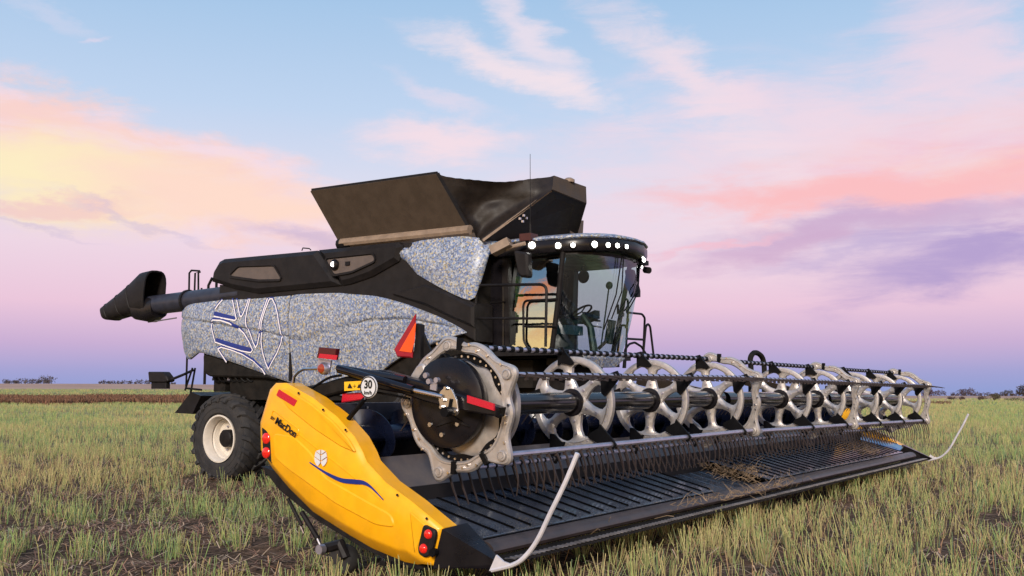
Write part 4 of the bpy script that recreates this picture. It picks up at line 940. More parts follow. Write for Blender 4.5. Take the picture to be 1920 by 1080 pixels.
# small leaf emblem: six leaflets and a stem line
def emblem(c, w, h, x, m, par):
    cy, cz = c
    def leaf(pts): MB().slab([(cy - u * w, cz + v * h) for u, v in pts], x - .006, x + .002).build('leaf_emblem', m, par)
    for s in (-1, 1):
        leaf([(s * .05, .5), (s * .05, .22), (s * .40, .42)] if s > 0 else [(-.05, .5), (-.40, .42), (-.05, .22)])
        q = [(.05, .16), (.44, .37), (.52, .10), (.05, -.14)]; leaf([(s * u, v) for u, v in q])
        q = [(.05, -.20), (.53, .04), (.50, -.22), (.36, -.40), (.22, -.48), (.05, -.30)]; leaf([(s * u, v) for u, v in q])
emblem([(1.867,1.113)][0], .15, .155, FX - .010, M_grey, SH)
sp_ = spline([(FX - .014, *p) for p in [(2.012,1.068),(1.794,0.979),(1.604,0.925),(1.438,0.919),(1.327,0.915),(1.23,0.878),(1.089,0.779)]], 6)
mb = MB(); rows = []
for i, p in enumerate(sp_):
    t = i / (len(sp_) - 1); wd = .012 + .030 * math.sin(math.pi * min(1, t * 1.05)) ** 1.3
    T = (sp_[min(i + 1, len(sp_) - 1)] - sp_[max(i - 1, 0)]).normalized(); S = T.cross(Vector((1, 0, 0))).normalized() * wd / 2
    rows.append((p - S, p + S))
for (a_, b_), (c_, d_) in zip(rows, rows[1:]): k = mb.add([a_, b_, d_, c_]); mb.f.append((k, k + 1, k + 2, k + 3))
mb.build('blue_stripe', M_blue, SH, fix=False)
def lamp_pair(poly, l1, l2, r, par, x):
    h = MB().slab(rounded(poly, .03), x - .02, x + .02, .012).build('lamp_housing', M_black, par, smooth=True)
    for c in (l1, l2):
        MB().lathe([(.02, -.046), (r * .75, -.040), (r * .95, -.03), (r, -.015)], (x, *c), 'x', 18).build('red_lamp', M_red, par, smooth=True)
lamp_pair([(2.704,1.396),(2.619,1.357),(2.564,1.296),(2.532,1.021),(2.617,1.079),(2.68,1.149)], [(2.624,1.274)][0], [(2.619,1.136)][0], .055, SH, -8.03)
lamp_pair([(0.613,0.596),(0.496,0.56),(0.49,0.516),(0.54,0.352),(0.598,0.32),(0.675,0.349),(0.682,0.402),(0.631,0.577)], [(0.56,0.524)][0], [(0.611,0.399)][0], .042, SH, FX - .01)
for p in [(2.191,1.715),(1.861,1.561),(1.57,1.38),(0.937,0.828),(0.604,0.649)]: bolt_at((-8.046, *p), (-.010, 0, 0), .011, M_blackm, 'shield_bolt', SH)
FS = end_shield(far)
def divider(sx, nm='divider_cone'):
    A, B = [(0.451,0.569),(0.546,0.232)]; T = [(-0.108,0.319)][0]; T2 = [(-0.027,0.277)][0]
    mb = MB(); o = [(sx(-8.03), *A), (sx(-8.035), *B), (sx(-7.95), *T2), (sx(-7.95), *T)]; i = [(sx(-7.70), A[0] - .02, A[1] + .02), (sx(-7.70), B[0], B[1]), (sx(-7.90), *T2), (sx(-7.90), *T)]
    mb.loft([o, i]); mb.build(nm, M_blackg, HD)
    R_ = [(-0.011,0.262),(-0.225,0.326),(-0.345,0.405),(-0.464,0.546),(-0.587,0.765),(-0.728,1.012),(-0.843,1.247)]
    rod = MB().tube(spline([(sx(-7.95), *p) for p in R_], 5), .020, 8).build('divider_rod', M_rod, HD, smooth=True)
    MB().loft([[(sx(x), y, z) for y, z in [(-0.065,0.392),(0.005,0.256),(-0.246,0.324),(-0.135,0.347)]] for x in (-7.965, -7.945)]).build('rod_bracket', M_rod, rod)
divider(near); divider(far)
mb = MB(); mb.cyl((-8.04, *[(0.512,0.373)][0]), (-8.09, *[(0.512,0.373)][0]), .035, 10); mb.build('latch_knob', M_clip, HD)
# inner lining seen on the far divider
INX = 7.55
MB().loft([[(INX, 2.2, .55), (INX, 2.2, .95), (INX, .55, .62), (INX, .35, .40)], [(INX + .06, 2.2, .55), (INX + .06, 2.2, .95), (INX + .06, .55, .62), (INX + .06, .35, .40)]]).build('divider_lining', M_steel, HD)
MB().loft([[(6.75, 1.75, .74), (7.02, .40, .47), (7.30, .42, .50), (7.30, 1.75, .80)], [(6.75, 1.75, .72), (7.02, .40, .45), (7.30, .42, .48), (7.30, 1.75, .78)]]).build('deck_wedge', M_bluep, HD)
MB().loft([[(7.30, 1.75, .80), (7.30, .42, .50), (7.54, .40, .56), (7.54, 1.75, .92)], [(7.30, 1.75, .78), (7.30, .42, .48), (7.54, .40, .54), (7.54, 1.75, .90)]]).build('deck_wedge', M_steel, HD)

# frame, back sheet, top beam, cross auger
XN, XF = -7.82, 7.55
MB().box(((XN + XF) / 2, 2.02, 1.53), (XF - XN, .22, .17)).build('top_beam', M_beam, HD)
MB().box(((XN + XF) / 2, 2.0, 1.41), (XF - XN, .16, .05)).build('beam_flange', M_blackm, HD)
for x in np.arange(-7.4, 7.4, .9): bolt_at((x, 1.91, 1.57), (0, -.012, 0), .014, M_steel, 'beam_bolt', HD)
MB().loft([[(x, 1.30, .82), (x, 1.62, 1.10), (x, 1.64, 1.10), (x, 1.32, .80)] for x in (XN, XF)]).build('back_sheet', M_sheet, HD)
MB().loft([[(x, 1.23, .66), (x, 1.28, .83), (x, 1.33, .83), (x, 1.30, .66)] for x in (XN, XF)]).build('deck_seal', M_blackm, HD)
MB().loft([[(x, 1.62, 1.08), (x, 2.05, 1.05), (x, 2.10, 1.42), (x, 2.15, 1.42), (x, 2.12, 1.0), (x, 1.62, 1.04)] for x in (XN, XF)]).build('auger_trough', M_blackm, HD)
for a_, b_ in ((XN, -2.9), (-.6, XF)):
    pass
au = MB().tube([(XN, 1.78, 1.32), (XF, 1.78, 1.32)], .085, 16).build('cross_auger', M_auger, HD, smooth=True)
def flight(x0, x1, r0, r1, pitch, c):
    mb = MB(); n = int(abs(x1 - x0) / pitch * 22); ids = []
    for k in range(n + 1):
        t = k / n; a = 2 * math.pi * (x1 - x0) * t / pitch; x = lerp(x0, x1, t); ca_, sa_ = math.cos(a), math.sin(a)
        ids.append(mb.add([(x - .006, c[0] + r0 * ca_, c[1] + r0 * sa_), (x - .006, c[0] + r1 * ca_, c[1] + r1 * sa_), (x + .006, c[0] + r1 * ca_, c[1] + r1 * sa_), (x + .006, c[0] + r0 * ca_, c[1] + r0 * sa_)]))
    for p, q in zip(ids, ids[1:]): mb.ring_faces(p, q, 4)
    return mb.build('auger_flight', M_auger, au, smooth=True)
flight(XN + .1, -.2, .08, .24, .62, (1.78, 1.32)); flight(XF - .1, .2, .08, .24, .62, (1.78, 1.32))

# draper decks: rubber belts with ridges, front lip and cutterbar
YF, ZF_, YB, ZB_ = .24, .455, 1.24, .70
dk = math.atan2(ZB_ - ZF_, YB - YF)
CLEAT = None
def belt(x0, x1, pitch, y1=YB, dz=0.0, nm='draper_belt'):
    global CLEAT
    o = MB().loft([[(x, YF, ZF_ + dz - .03), (x, y1, lerp(ZF_, ZB_, (y1 - YF) / (YB - YF)) + dz - .03), (x, y1, lerp(ZF_, ZB_, (y1 - YF) / (YB - YF)) + dz), (x, YF, ZF_ + dz)] for x in (x0, x1)]).build(nm, M_ridge, HD)
    me = None; n = int(round((x1 - x0) / pitch)); L = math.hypot(y1 - YF, ZB_ - ZF_) - .05
    for k in range(n):
        xc = x0 + (k + .5) * (x1 - x0) / n
        if me is None:
            mb = MB(); w = (x1 - x0) / n * .485; P = [(-w, -L / 2), (w, -L / 2), (w, L / 2), (-w, L / 2)]
            mb.loft([[(x, y, .001) for x, y in P], [(x, y, .010) for x, y in P], [(x, y, .014) for x, y in inset(P, .012)]])
            so = mb.build('slat', M_slat, o); me = so.data
        else: so = inst(me, 'slat', o, (0, 0, 0))
        if nm == 'draper_belt':
            cl = inst(CLEAT, 'cleat', o, (0, 0, 0)) if CLEAT else MB().loft([[(x, y, 0) for x, y in ((-.013, -L / 2 + .05), (.013, -L / 2 + .05), (.013, L / 2), (-.013, L / 2))], [(x, y, .026) for x, y in ((-.010, -L / 2 + .055), (.010, -L / 2 + .055), (.010, L / 2), (-.010, L / 2))]]).build('cleat', M_ridge, o)
            CLEAT = cl.data; cl.location = (xc + (x1 - x0) / n * .5, (YF + y1) / 2, (ZF_ + lerp(ZF_, ZB_, (y1 - YF) / (YB - YF))) / 2 + dz); cl.rotation_euler = (dk, 0, 0)
        so.location = (xc, (YF + y1) / 2, (ZF_ + lerp(ZF_, ZB_, (y1 - YF) / (YB - YF))) / 2 + dz); so.rotation_euler = (dk, 0, 0)
    return o
belt(-7.70, -2.75, .275); belt(-.75, 6.85, .275)
belt(-2.70, -.80, .32, YB, -.14, 'feed_belt')
MB().loft([[(x, YF - .01, .33), (x, YB - .03, .52), (x, YB + .03, .74), (x, YB + .06, .74), (x, YB, .50), (x, YF - .01, .31)] for x in (-7.75, 7.3)]).build('deck_pan', M_blackm, HD)
def cut_z(x): return .30
lip = MB().loft([[(x, .13, .345), (x, .115, .375), (x, .125, .405), (x, .15, .43), (x, .18, .447), (x, .22, .455), (x, .25, .456), (x, .25, .40), (x, .17, .335)] for x in np.linspace(-7.74, 7.30, 14)]).build('deck_lip', M_lip, HD, smooth=True)
cbar = MB().loft([[(x, -.01, .30), (x, .05, .318), (x, .15, .325), (x, .15, .30), (x, .02, .275)] for x in (-7.80, 7.45)]).build('cutter_bar', M_frame, HD)
mb = MB()
for x in np.arange(-7.76, 7.42, .0762):
    mb.loft([[(x - .018, .03, .298), (x + .018, .03, .298), (x + .018, .03, .33), (x - .018, .03, .33)], [(x - .010, -.06, .300), (x + .010, -.06, .300), (x + .010, -.06, .322), (x - .010, -.06, .322)], [(x - .003, -.125, .302), (x + .003, -.125, .302), (x + .003, -.125, .310), (x - .003, -.125, .310)]])
mb.build('knife_guards', M_blackm, cbar, kind='stuff')
mb = MB()
for x in np.arange(-7.72, 7.42, .0762): mb.box((x + .02, -.03, .326), (.040, .10, .006), Matrix.Rotation(R(18), 3, 'Z'))
mb.build('knife_sections', M_knife, cbar, kind='stuff')

# ------------------------------------------------ reel
SEC = [(-7.45, .72, 1.60, -1.55, .70, 1.625), (-1.30, .69, 1.61, 2.72, .59, 1.585), (2.95, .58, 1.58, 7.25, .40, 1.545)]
def axis_at(x):
    for s in SEC:
        if x <= s[3] + .13: t = (x - s[0]) / (s[3] - s[0]); return (lerp(s[1], s[4], t), lerp(s[2], s[5], t))
    return (s[4], s[5])
LOBES = [(78, .575), (153, .635), (221, .675), (289, .655), (2, .61)]
def ring_shape(kind, n=180):
    out = []
    for k in range(n):
        a = 360 * k / n; r = .615 if kind == 'o' else .505
        for la, lr in LOBES:
            d = (a - la + 180) % 360 - 180
            if kind == 'o':
                r += (lr + .085 - .615) * math.exp(-(d / 9.5) ** 2) - .035 * math.exp(-((d - 20) / 8) ** 2) - .012 * math.exp(-((d + 21) / 8) ** 2)
            else: r += .015 * math.exp(-(d / 12) ** 2) - .02 * math.exp(-((d - 22) / 9) ** 2)
        out.append((a, r))
    return out
RO, RI = ring_shape('o'), ring_shape('i')
def reel_ring(x, flip=1):
    cy, cz = axis_at(x); mb = MB()
    def loop(S, dr, xo): return [(x + xo, cy + (r + dr) * math.cos(R(a)), cz + (r + dr) * math.sin(R(a))) for a, r in S]
    f = -flip
    mb.loft([loop(RO, -.004, -f * .03), loop(RO, 0, f * .01), loop(RO, -.018, f * .03), loop(RO, -.032, f * .032), loop(RO, -.040, f * .020), loop(RI, .036, f * .020), loop(RI, .026, f * .034), loop(RI, .014, f * .034), loop(RI, 0, f * .015), loop(RI, .004, -f * .03)], loop=True)
    o = mb.build('reel_ring', M_cast, HD, smooth=True)
    for la, lr in LOBES:
        a = R(la); py, pz = cy + (lr - .01) * math.cos(a), cz + (lr - .01) * math.sin(a)
        MB().lathe([(.05, f * .02), (.046, f * .045), (.036, f * .048), (.032, f * .040), (.028, f * .040), (.024, f * .050), (.004, f * .050)], (x, py, pz), 'x', 18).build('pivot_cap', M_cast, o, smooth=True)
        b = a + R(15 if la in (78, 221) else -16); by, bz = cy + .565 * math.cos(b), cz + .565 * math.sin(b)
        if flip > 0 and la in (78, 221, 289): MB().box((x + f * .03, by, bz), (.05, .045, .115), Matrix.Rotation(b + R(90), 3, 'X')).build('slot_pad', M_clip, o)
        mb = MB()
        for da, rr in ((-26, .565), (26, .575), (36, .545), (-10, .62)):
            b = a + R(da); mb.cyl((x + f * .018, cy + rr * math.cos(b), cz + rr * math.sin(b)), (x + f * .042, cy + rr * math.cos(b), cz + rr * math.sin(b)), .013, 8)
        mb.build('ring_bolts', M_steel, o, kind='stuff')
    return o
RINGS = [reel_ring(x) for x in (-7.45, -1.50, 2.80, 7.28)]
# discs of cast aluminium with rounded windows
def disc_mesh():
    n, ns = 120, 6; mb = MB(); Ro, Ri, Rh = .497, .422, .17
    def circ(r, x): return [(x, r * math.cos(2 * math.pi * k / n), r * math.sin(2 * math.pi * k / n)) for k in range(n)]
    # rim
    mb.loft([circ(Ro, .03), circ(Ro, -.025), circ(Ro - .02, -.032), circ(Ri + .015, -.032), circ(Ri, -.02), circ(Ri + .01, .03)], loop=True)
    # spokes with rounded webs
    for s in range(ns):
        a0 = 2 * math.pi * s / ns + .25; prof = [(.14, .105), (.19, .072), (.25, .050), (.32, .046), (.375, .060), (.408, .105), (.432, .17)]
        rings = []
        for r, w in prof:
            da = w / r; rings.append([( .028, r * math.cos(a0 - da), r * math.sin(a0 - da)), (-.020, r * math.cos(a0 - da), r * math.sin(a0 - da)), (-.046, r * math.cos(a0 - da * .30), r * math.sin(a0 - da * .30)), (-.046, r * math.cos(a0 + da * .30), r * math.sin(a0 + da * .30)), (-.020, r * math.cos(a0 + da), r * math.sin(a0 + da)), (.028, r * math.cos(a0 + da), r * math.sin(a0 + da))])
        mb.loft(rings)
    mb.loft([circ(Rh, .03), circ(Rh, -.03), circ(Rh - .03, -.040), circ(.10, -.042)])
    return mb
DISC = None
DX = [-7.20, -5.42, -3.58, -1.84, .80, 2.45, 4.25, 5.70, 7.05]
bolt_mb = MB()
for k in range(36):
    a = 2 * math.pi * k / 36; bolt_mb.cyl((-.030, .45 * math.cos(a), .45 * math.sin(a)), (-.036, .45 * math.cos(a), .45 * math.sin(a)), .009, 6)
for k in range(6):
    a = 2 * math.pi * k / 6 + .25
    for r in (.20, .33): bolt_mb.cyl((-.04, r * math.cos(a), r * math.sin(a)), (-.06, r * math.cos(a), r * math.sin(a)), .016, 6)
BOLT = HOLE = PLT = None
hub_mb = MB().lathe([(.115, .05), (.15, .045), (.15, -.050), (.14, -.062), (.115, -.066)], (0, 0, 0), 'x', 30)
discs = []
for i, x in enumerate(DX):
    cy, cz = axis_at(x); ph = [.0, .1, .35, .15, .4, .2, .05, .3, .12][i]
    if DISC is None: o = disc_mesh().build('reel_disc', M_cast, HD, smooth=True); DISC = o.data
    else: o = inst(DISC, 'reel_disc', HD, (0, 0, 0))
    o.location = (x, cy, cz); o.matrix_parent_inverse = Matrix.Translation(-HD.location); o.rotation_euler = (ph, 0, 0); discs.append(o)
    if BOLT is None: b = bolt_mb.build('disc_bolts', M_bar, o, kind='stuff'); BOLT = b.data
    else: b = inst(BOLT, 'disc_bolts', o, (0, 0, 0)); b['kind'] = 'stuff'
    if PLT is None: hb = hub_mb.build('disc_hub', M_blackg, o, smooth=True); PLT = hb.data
    else: inst(PLT, 'disc_hub', o, (0, 0, 0))
for s in SEC: MB().tube([(s[0] - .05, s[1], s[2]), (s[3] + .05, s[4], s[5])], .108, 24).build('reel_tube', M_tube, HD, smooth=True)
# tine bars with their tines
TINE = {}
def tine_mesh(kind):
    P = {'front': [(0, 0, 0), (0, -.03, -.05), (0, -.065, -.14), (0, -.080, -.24), (0, -.062, -.36)],
         'fwd': [(0, 0, 0), (0, -.06, -.005), (0, -.16, -.018), (0, -.27, -.032), (0, -.36, -.05)]}[kind]
    mb = MB(); mb.tube(spline(P, 2), [.014, .013, .012, .011, .010, .009, .008, .007, .006], 4); mb.box((0, -.012, -.030), (.026, .03, .045)); return mb
for si, s in enumerate(SEC):
    for li, (la, lr) in enumerate(LOBES):
        a = R(la); rr = lr - .012
        A = Vector((s[0] + .04, s[1] + rr * math.cos(a), s[2] + rr * math.sin(a))); B = Vector((s[3] - .04 if si < 2 else s[3] + .05, s[4] + rr * math.cos(a), s[5] + rr * math.sin(a)))
        bar = MB().tube([A, B], .030 if li == 2 else .024, 10).build('tine_bar', M_bar, HD, smooth=True)
        n = int((B - A).length / .148)
        if li in (1, 2):
            kd = 'front' if li == 2 else 'fwd'
            for k in range(n):
                p = A.lerp(B, (k + .5) / n)
                if kd not in TINE: o = tine_mesh(kd).build('tine', M_tine, bar, smooth=True); TINE[kd] = o.data; o.location = p
                else: inst(TINE[kd], 'tine', bar, p, (rng.uniform(-.04, .04), rng.uniform(-.03, .03), rng.uniform(-.04, .04)))
        else:
            mb = MB(); dirs = {0: (-.05, .75, -.6), 3: (0, -.35, -.85), 4: (0, .55, -.75)}[li]; d = Vector(dirs).normalized()
            for k in range(n):
                p = A.lerp(B, (k + .5) / n); mb.tube([p, p + d * .16 + Vector((0, 0, -.02)), p + d * .34], [.014, .012, .007], 4)
            mb.build('tine_row', M_tine, bar, kind='stuff') if li else None
        if li == 2: n = 0
        mb = MB()
        for k in range(n):
            p = A.lerp(B, (k + .5) / n); q = (B - A).normalized()
            mb.cyl(p - q * (.030 if li == 0 else .016), p + q * (.030 if li == 0 else .016), .034 if li == 0 else .027, 8)
        if n: mb.build('tine_clips', M_clip, bar, kind='stuff')
        for x in DX:                                      # triangular brackets from disc rim to bar
            if s[0] - .1 < x < s[3] + .1 and x > -7:
                t = (x - A.x) / (B.x - A.x); p = A.lerp(B, t); cy, cz = axis_at(x)
                def pol(r, aa): return (cy + r * math.cos(aa), cz + r * math.sin(aa))
                poly = [pol(rr + .045, a - .055), pol(rr + .045, a + .055), pol(rr - .02, a + .11), pol(.43, a + .32), pol(.40, a + .22), pol(.44, a - .06), pol(.43, a - .16), pol(rr - .02, a - .08)]
                MB().slab(poly, x - .075, x - .05).build('bar_bracket', M_clip, bar)

# ------------------------------------------------ near end drive and reel arm
cy, cz = axis_at(-7.45)
dd = MB().lathe([(.02, -.09), (.20, -.095), (.36, -.085), (.415, -.06), (.42, -.02), (.41, .03), (.2, .05), (.02, .05)], (-7.46, cy + .10, cz + .03), 'x', 56).build('drive_cover', M_blackg, HD, smooth=True)
mb = MB()
for k in range(40):
    a = 2 * math.pi * k / 40; mb.cyl((-7.40, cy + .475 * math.cos(a), cz - .02 + .475 * math.sin(a)), (-7.415, cy + .475 * math.cos(a), cz - .02 + .475 * math.sin(a)), .012, 6)
mb.build('plate_bolts', M_steel, dd, kind='stuff')
mb = MB(); S = [(360 * k / 72, .50) for k in range(72)]; S2 = [(a, .44 + .018 * math.sin(R(a) * 9)) for a, r in S]
mb.loft([[(x, cy + r * math.cos(R(a)), cz - .02 + r * math.sin(R(a))) for a, r in Q] for Q, x in ((S, -7.38), (S, -7.40), (S2, -7.40), (S2, -7.38))], loop=True); mb.build('perforated_plate', M_clip, HD)
mb = MB(); NN = 64
mb.loft([[(xx, cy - .06 + rr_ * math.cos(2 * math.pi * k / NN), cz - .02 + rr_ * math.sin(2 * math.pi * k / NN)) for k in range(NN)] for rr_, xx in ((.44, -7.33), (.44, -7.35), (.40, -7.365), (.20, -7.375), (.15, -7.36), (.15, -7.33))], loop=True); mb.build('drive_plate', M_cast, HD, smooth=True)
for r, z_, x_ in ((.032, -.22, -7.57), (.024, -.05, -7.57)): pass
for ang, r in ((150, .33), (205, .30), (275, .33), (330, .30)):
    bolt_at((-7.53, cy + .10 + r * math.cos(R(ang)) * .6, cz - .10 + r * math.sin(R(ang)) * .5), (-.035, 0, 0), .022, M_steel, 'drive_bolt', dd)
for P_ in [(-7.46,0.859,2.037),(-7.46,0.795,1.982),(-7.46,0.895,1.874),(-7.46,0.801,1.839)]: MB().lathe([(.045, 0), (.045, -.06), (.03, -.065), (.01, -.05)], P_, 'x', 14).build('drive_port', M_clip, dd, smooth=True)
MB().slab([(0.9,1.408),(0.714,1.518),(0.519,1.416),(0.701,1.46)], -7.57, -7.55).build('drive_tab', M_blackm, dd)
ar0, ar1 = [(-7.66,2.013,1.937)][0], [(-7.66,0.097,1.533)][0]
AX = -7.64
arm_poly = [(1.681,1.934),(1.463,1.932),(0.952,1.818),(0.544,1.707),(0.1,1.593),(0.123,1.514),(0.46,1.556),(0.714,1.596),(0.95,1.643),(1.208,1.71),(1.5,1.75),(1.679,1.821)]
arm = MB().slab(arm_poly, -7.70, -7.58, .015).build('reel_arm', M_blackg, HD)
MB().slab([(0.424,1.698),(0.135,1.626),(0.134,1.566),(0.424,1.633)], -7.722, -7.70).build('reflector', M_refl, arm)
MB().tube([(-7.76,1.945,1.945),(-7.76,1.01,1.745)], .040, 14).build('lift_cylinder', M_tube, arm, smooth=True)
MB().tube([(-7.76,1.042,1.75),(-7.76,0.668,1.684)], .020, 10).build('cylinder_rod', M_steel, arm, smooth=True)
MB().tube([(-7.72,1.999,1.957),(-7.72,1.141,1.838)], .035, 10).build('arm_tube', M_tube, arm, smooth=True)
pp = rounded([(0.709,1.726),(0.637,1.783),(0.576,1.759),(0.515,1.656),(0.497,1.553),(0.526,1.515),(0.696,1.579),(0.721,1.655)], .015)
sp2 = MB().slab(pp, -7.755, -7.735, .004).build('pivot_plate', M_steel, arm)
for p in [(-7.75,0.629,1.759),(-7.75,0.519,1.557),(-7.75,0.676,1.593),(-7.75,0.658,1.655)]: bolt_at(p, (-.03, 0, 0), .016, M_steel, 'pivot_bolt', sp2)
kb = [(-7.76,0.595,1.552),(-7.76,0.572,1.665)]; MB().cyl(kb[0], (kb[0][0] - .07, kb[0][1], kb[0][2]), .045, 14).tube(kb, .016, 6).build('latch_knob', M_clip, sp2)
for p in [(-7.7,0.891,1.876),(-7.7,0.853,1.822),(-7.7,0.766,1.832)]: bolt_at(p, (-.04, 0, 0), .026, M_bar, 'arm_bolt', arm)
MB().slab([(0.847,1.822),(0.772,1.803),(0.778,1.736),(0.852,1.75)], -7.715, -7.70).build('steel_tab', M_bar, arm)
for P_ in ([(-7.66,1.59,1.725),(-7.66,1.321,1.69),(-7.66,1.138,1.661)], [(-7.68,0.169,1.542),(-7.68,0.112,1.51),(-7.68,0.083,1.529)]): MB().tube(spline(P_, 3), .012, 5).build('hose', M_clip, arm, smooth=True)
tab = rounded([(1.263,1.861),(1.172,1.976),(1.101,2),(1.062,1.949),(1.08,1.85),(1.132,1.82)], .03)
MB().slab(tab, -7.53, -7.44, .02).build('cast_shield', M_cast, HD, smooth=True)
# support bracket with warning sticker, behind the shield
sup = MB().slab([(2.513,1.766),(2.173,1.813),(1.832,1.873),(1.556,1.881),(1.514,1.76),(1.885,1.735),(2.257,1.661)], -7.74, -7.60, .015).build('support_arm', M_frame, HD)
stk = MB().slab([(1.882,1.822),(1.632,1.831),(1.637,1.745),(1.88,1.735)], -7.752, -7.735).build('warning_sticker', M_label, sup)
text('\u25B2 \u2192 \u25B2', .05, [(-7.756,1.749,1.78)][0], (0, -1, -.02), (0, -.02, 1), M_text, 'sticker_print', stk)
for P in ([(1.834,1.76),(1.807,1.806),(1.772,1.76)], [(1.696,1.765),(1.662,1.811),(1.641,1.765)]): MB().slab(P, -7.757, -7.751).build('sticker_triangle', M_text, stk)
MB().slab([(1.98,1.709),(1.651,1.725),(1.657,1.674),(1.712,1.653),(1.992,1.621)], -7.68, -7.63, .008).build('red_marker', M_refl, HD)
# 30 km/h sign on a pole
sg_c = [(-7.9,1.426,1.77)][0]
pole = MB().tube([(-7.88,1.734,1.44),(-7.88,1.601,1.561),(-7.88,1.495,1.661)], .024, 8).build('sign_pole', M_clip, HD, smooth=True)
sgn = MB().lathe([(.0, -.010), (.102, -.010), (.104, .004), (0, .004)], sg_c, 'x', 36).build('speed_sign', M_grey, pole)
mb = MB(); n = 40
mb.loft([[(sg_c[0] - .012 + e, sg_c[1] + r * math.cos(2 * math.pi * k / n), sg_c[2] + r * math.sin(2 * math.pi * k / n)) for k in range(n)] for r, e in ((.100, 0), (.089, 0), (.089, .004), (.100, .004))], loop=True); mb.build('sign_border', M_text, sgn)
text('30', .105, (sg_c[0] - .013, sg_c[1], sg_c[2] + .022), (0, -1, 0), (0, 0, 1), M_text, 'speed_number', sgn, .003, sx=.95)
text('km/h', .048, (sg_c[0] - .013, sg_c[1], sg_c[2] - .052), (0, -1, 0), (0, 0, 1), M_text, 'speed_unit', sgn, .001)
MB().tube([(-7.88,1.495,1.661),(-7.88,1.456,1.711)], .010, 6).build('sign_stem', M_bar, pole)
# orange slow vehicle triangle on its black bracket
tri = [(1.352,2.486),(1.628,2.144),(1.585,2.069),(1.394,2.055)]
MB().slab(tri, -7.335, -7.315, .012).build('slow_triangle', M_dred, HD)
MB().slab([(1.338,2.4),(1.545,2.125),(1.388,2.106),(1.355,2.214)], -7.342, -7.336).build('triangle_face', M_orange, HD)
MB().loft([[(x, y, z) for y, z in [(1.351,2.392),(1.31,2.375),(1.3,2.049),(1.394,2.05)]] for x in (-7.31, -7.24)]).build('triangle_bracket', M_blackm, HD)
MB().slab([(1.41,2.394),(1.363,2.381),(1.052,1.821),(1.091,1.801),(1.312,2.051),(1.406,2.052)], -7.26, -7.23).build('bracket_plate', M_blackm, HD)
# red lamp on a bent chrome pole
lp = MB().tube([(-7.76,2.58,1.803),(-7.76,2.56,1.878),(-7.76,2.501,1.925),(-7.76,2.426,1.951),(-7.76,2.205,1.953)], .016, 8).build('lamp_pole', M_steel, HD, smooth=True)
l_c = [(-7.82,2.094,1.951)][0]
MB().lathe([(.005, -.04), (.045, -.035), (.06, -.015), (.062, .03), (.03, .07), (.005, .075)], l_c, 'x', 20).build('marker_lamp', M_bar, lp, smooth=True)
MB().lathe([(.004, -.058), (.035, -.05), (.046, -.036)], l_c, 'x', 18).build('lamp_lens', M_amber, lp, smooth=True)
MB().slab([(2.135,2.159),(1.899,2.138),(1.924,2.031),(2.169,2.056)], -7.85, -7.80, .006).build('reflector_box', M_dred2, lp)
MB().slab([(2.113,2.095),(1.877,2.075),(1.89,2.03),(2.133,2.054)], -7.858, -7.852).build('reflector_face', M_refl, lp)
MB().slab([(2.191,2.052),(2.018,2.028),(2.043,1.904),(2.203,1.937)], -7.80, -7.78).build('lamp_bracket', M_bar, lp)
for P in ([(-7.74,2.33,1.76),(-7.74,2.149,1.844),(-7.74,2.042,1.874),(-7.74,1.935,1.884)], [(-7.72,2.313,1.75),(-7.72,2.081,1.823),(-7.72,1.813,1.873)]): MB().tube(spline(P, 4), .013, 6).build('hose', M_clip, HD, smooth=True)
# under the near shield: frame, struts and gauge wheel
MB().slab([(2.868,0.985),(2.6,0.768),(2.066,0.507),(1.448,0.292),(0.937,0.179),(0.683,0.186),(0.877,0.296),(1.45,0.436),(2.071,0.687),(2.514,0.917)], -7.89, -7.76).build('shield_frame', M_blackm, HD)
MB().tube([(-7.86,2.507,0.686),(-7.86,2.308,0.444)], .018, 8).tube([(-7.84,2.333,0.567),(-7.84,2.11,0.332)], .026, 8).build('strut', M_blackm, HD, smooth=True)
MB().tube([(-7.84,2.139,0.369),(-7.84,2.066,0.266)], .016, 8).tube([(-7.86,2.391,0.54),(-7.86,2.277,0.371)], .010, 6).build('strut_rod', M_steel, HD, smooth=True)
gw = [(-7.72,1.879,0.138)][0]
g_ = MB().lathe([(.06, -.07), (.13, -.075), (.145, -.04), (.145, .04), (.13, .075), (.06, .07)], gw, 'x', 28).build('gauge_wheel', M_rubber, HD, smooth=True)
MB().tube([(-7.8,2.105,0.227),(-7.8,1.841,0.3),(-7.8,1.783,0.177)], .05, 8).build('wheel_fork', M_blackm, g_)
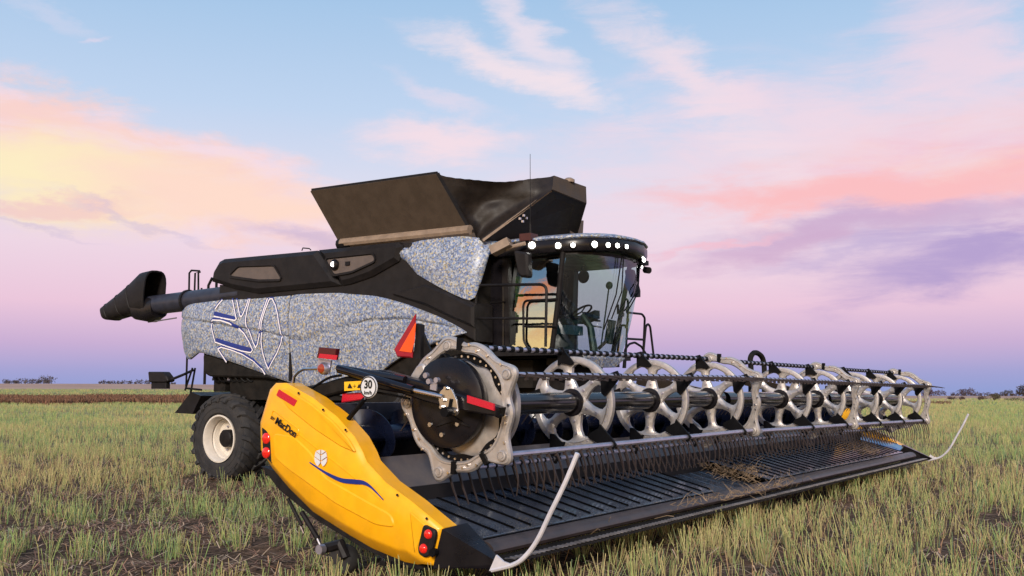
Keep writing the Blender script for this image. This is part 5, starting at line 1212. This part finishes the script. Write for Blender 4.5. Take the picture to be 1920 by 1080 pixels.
MB().lathe([(.01, -.03), (.045, -.03), (.045, .03)], [(-7.9,2.005,0.249)][0], 'x', 14).build('fork_pin', M_bar, g_)
for p in [(-7.86,1.348,0.206),(-7.86,1.092,0.174),(-7.86,1.251,0.187)]: MB().box(p, (.05, .07, .04)).build('skid_bracket', M_blackm, HD)
# horseshoe hose guard behind the reel
HL = [(3.055,2,1.848),(3.073,2,2.143),(3.058,2,2.319),(3.224,2,2.423),(3.468,2,2.42),(3.683,2,2.335),(3.755,2,2.154),(3.734,2,1.851)]
MB().tube(spline([(HL[0][0], 2.0, 1.58)] + HL + [(HL[-1][0], 2.0, 1.58)], 4), .05, 10).build('hose_loop', M_frame, HD, smooth=True)
# centre support arms of the reel
for x in (-1.42, 2.84):
    cy, cz = axis_at(x); MB().beam((x, 2.0, 1.9), (x, cy, cz), .10, .16).build('reel_arm', M_blackg, HD)
cy, cz = axis_at(7.3); MB().beam((7.45, 2.0, 1.75), (7.45, cy, cz), .10, .16).build('reel_arm', M_blackg, HD)

# dry crop tangles left lying on the deck
def tangle(name, label, c, spread, n, h):
    mb = MB()
    for k in range(n):
        a = rng.uniform(0, 6.28); q = rng.normal(0, 1, 2) * np.array(spread) * .5; p = Vector(c) + Vector((q[0], q[1], rng.uniform(0, h * .6) + q[1] * .23)); L = rng.uniform(.08, .26)
        d = Vector((math.cos(a), math.sin(a) * .6, rng.uniform(-.15, .55))); m_ = p + d * L * .5 + Vector((0, 0, rng.uniform(-.02, .04)))
        mb.tube([p, m_, p + d * L + Vector(rng.normal(0, .03, 3))], [.0035, .003, .002], 3)
    o = mb.build(name, mat('dry_straw', (.24, .165, .10), .8, var=.35), None, kind='stuff', fix=False); o['label'] = label; o['category'] = 'straw'
tangle('straw_tangle', 'tangle of dry tan straw on the dark centre deck gap', [(-0.832,0.703,0.5)][0], (.80, .40), 260, .20)
tangle('straw_tangle', 'small tuft of dry straw near the far end of the deck', [(5.267,0.561,0.5)][0], (.6, .28), 150, .22)
tangle('straw_tangle', 'thin litter of straw along the front lip of the deck', [(-2.598,-0.113,0.45)][0], (2.6, .10), 150, .05)
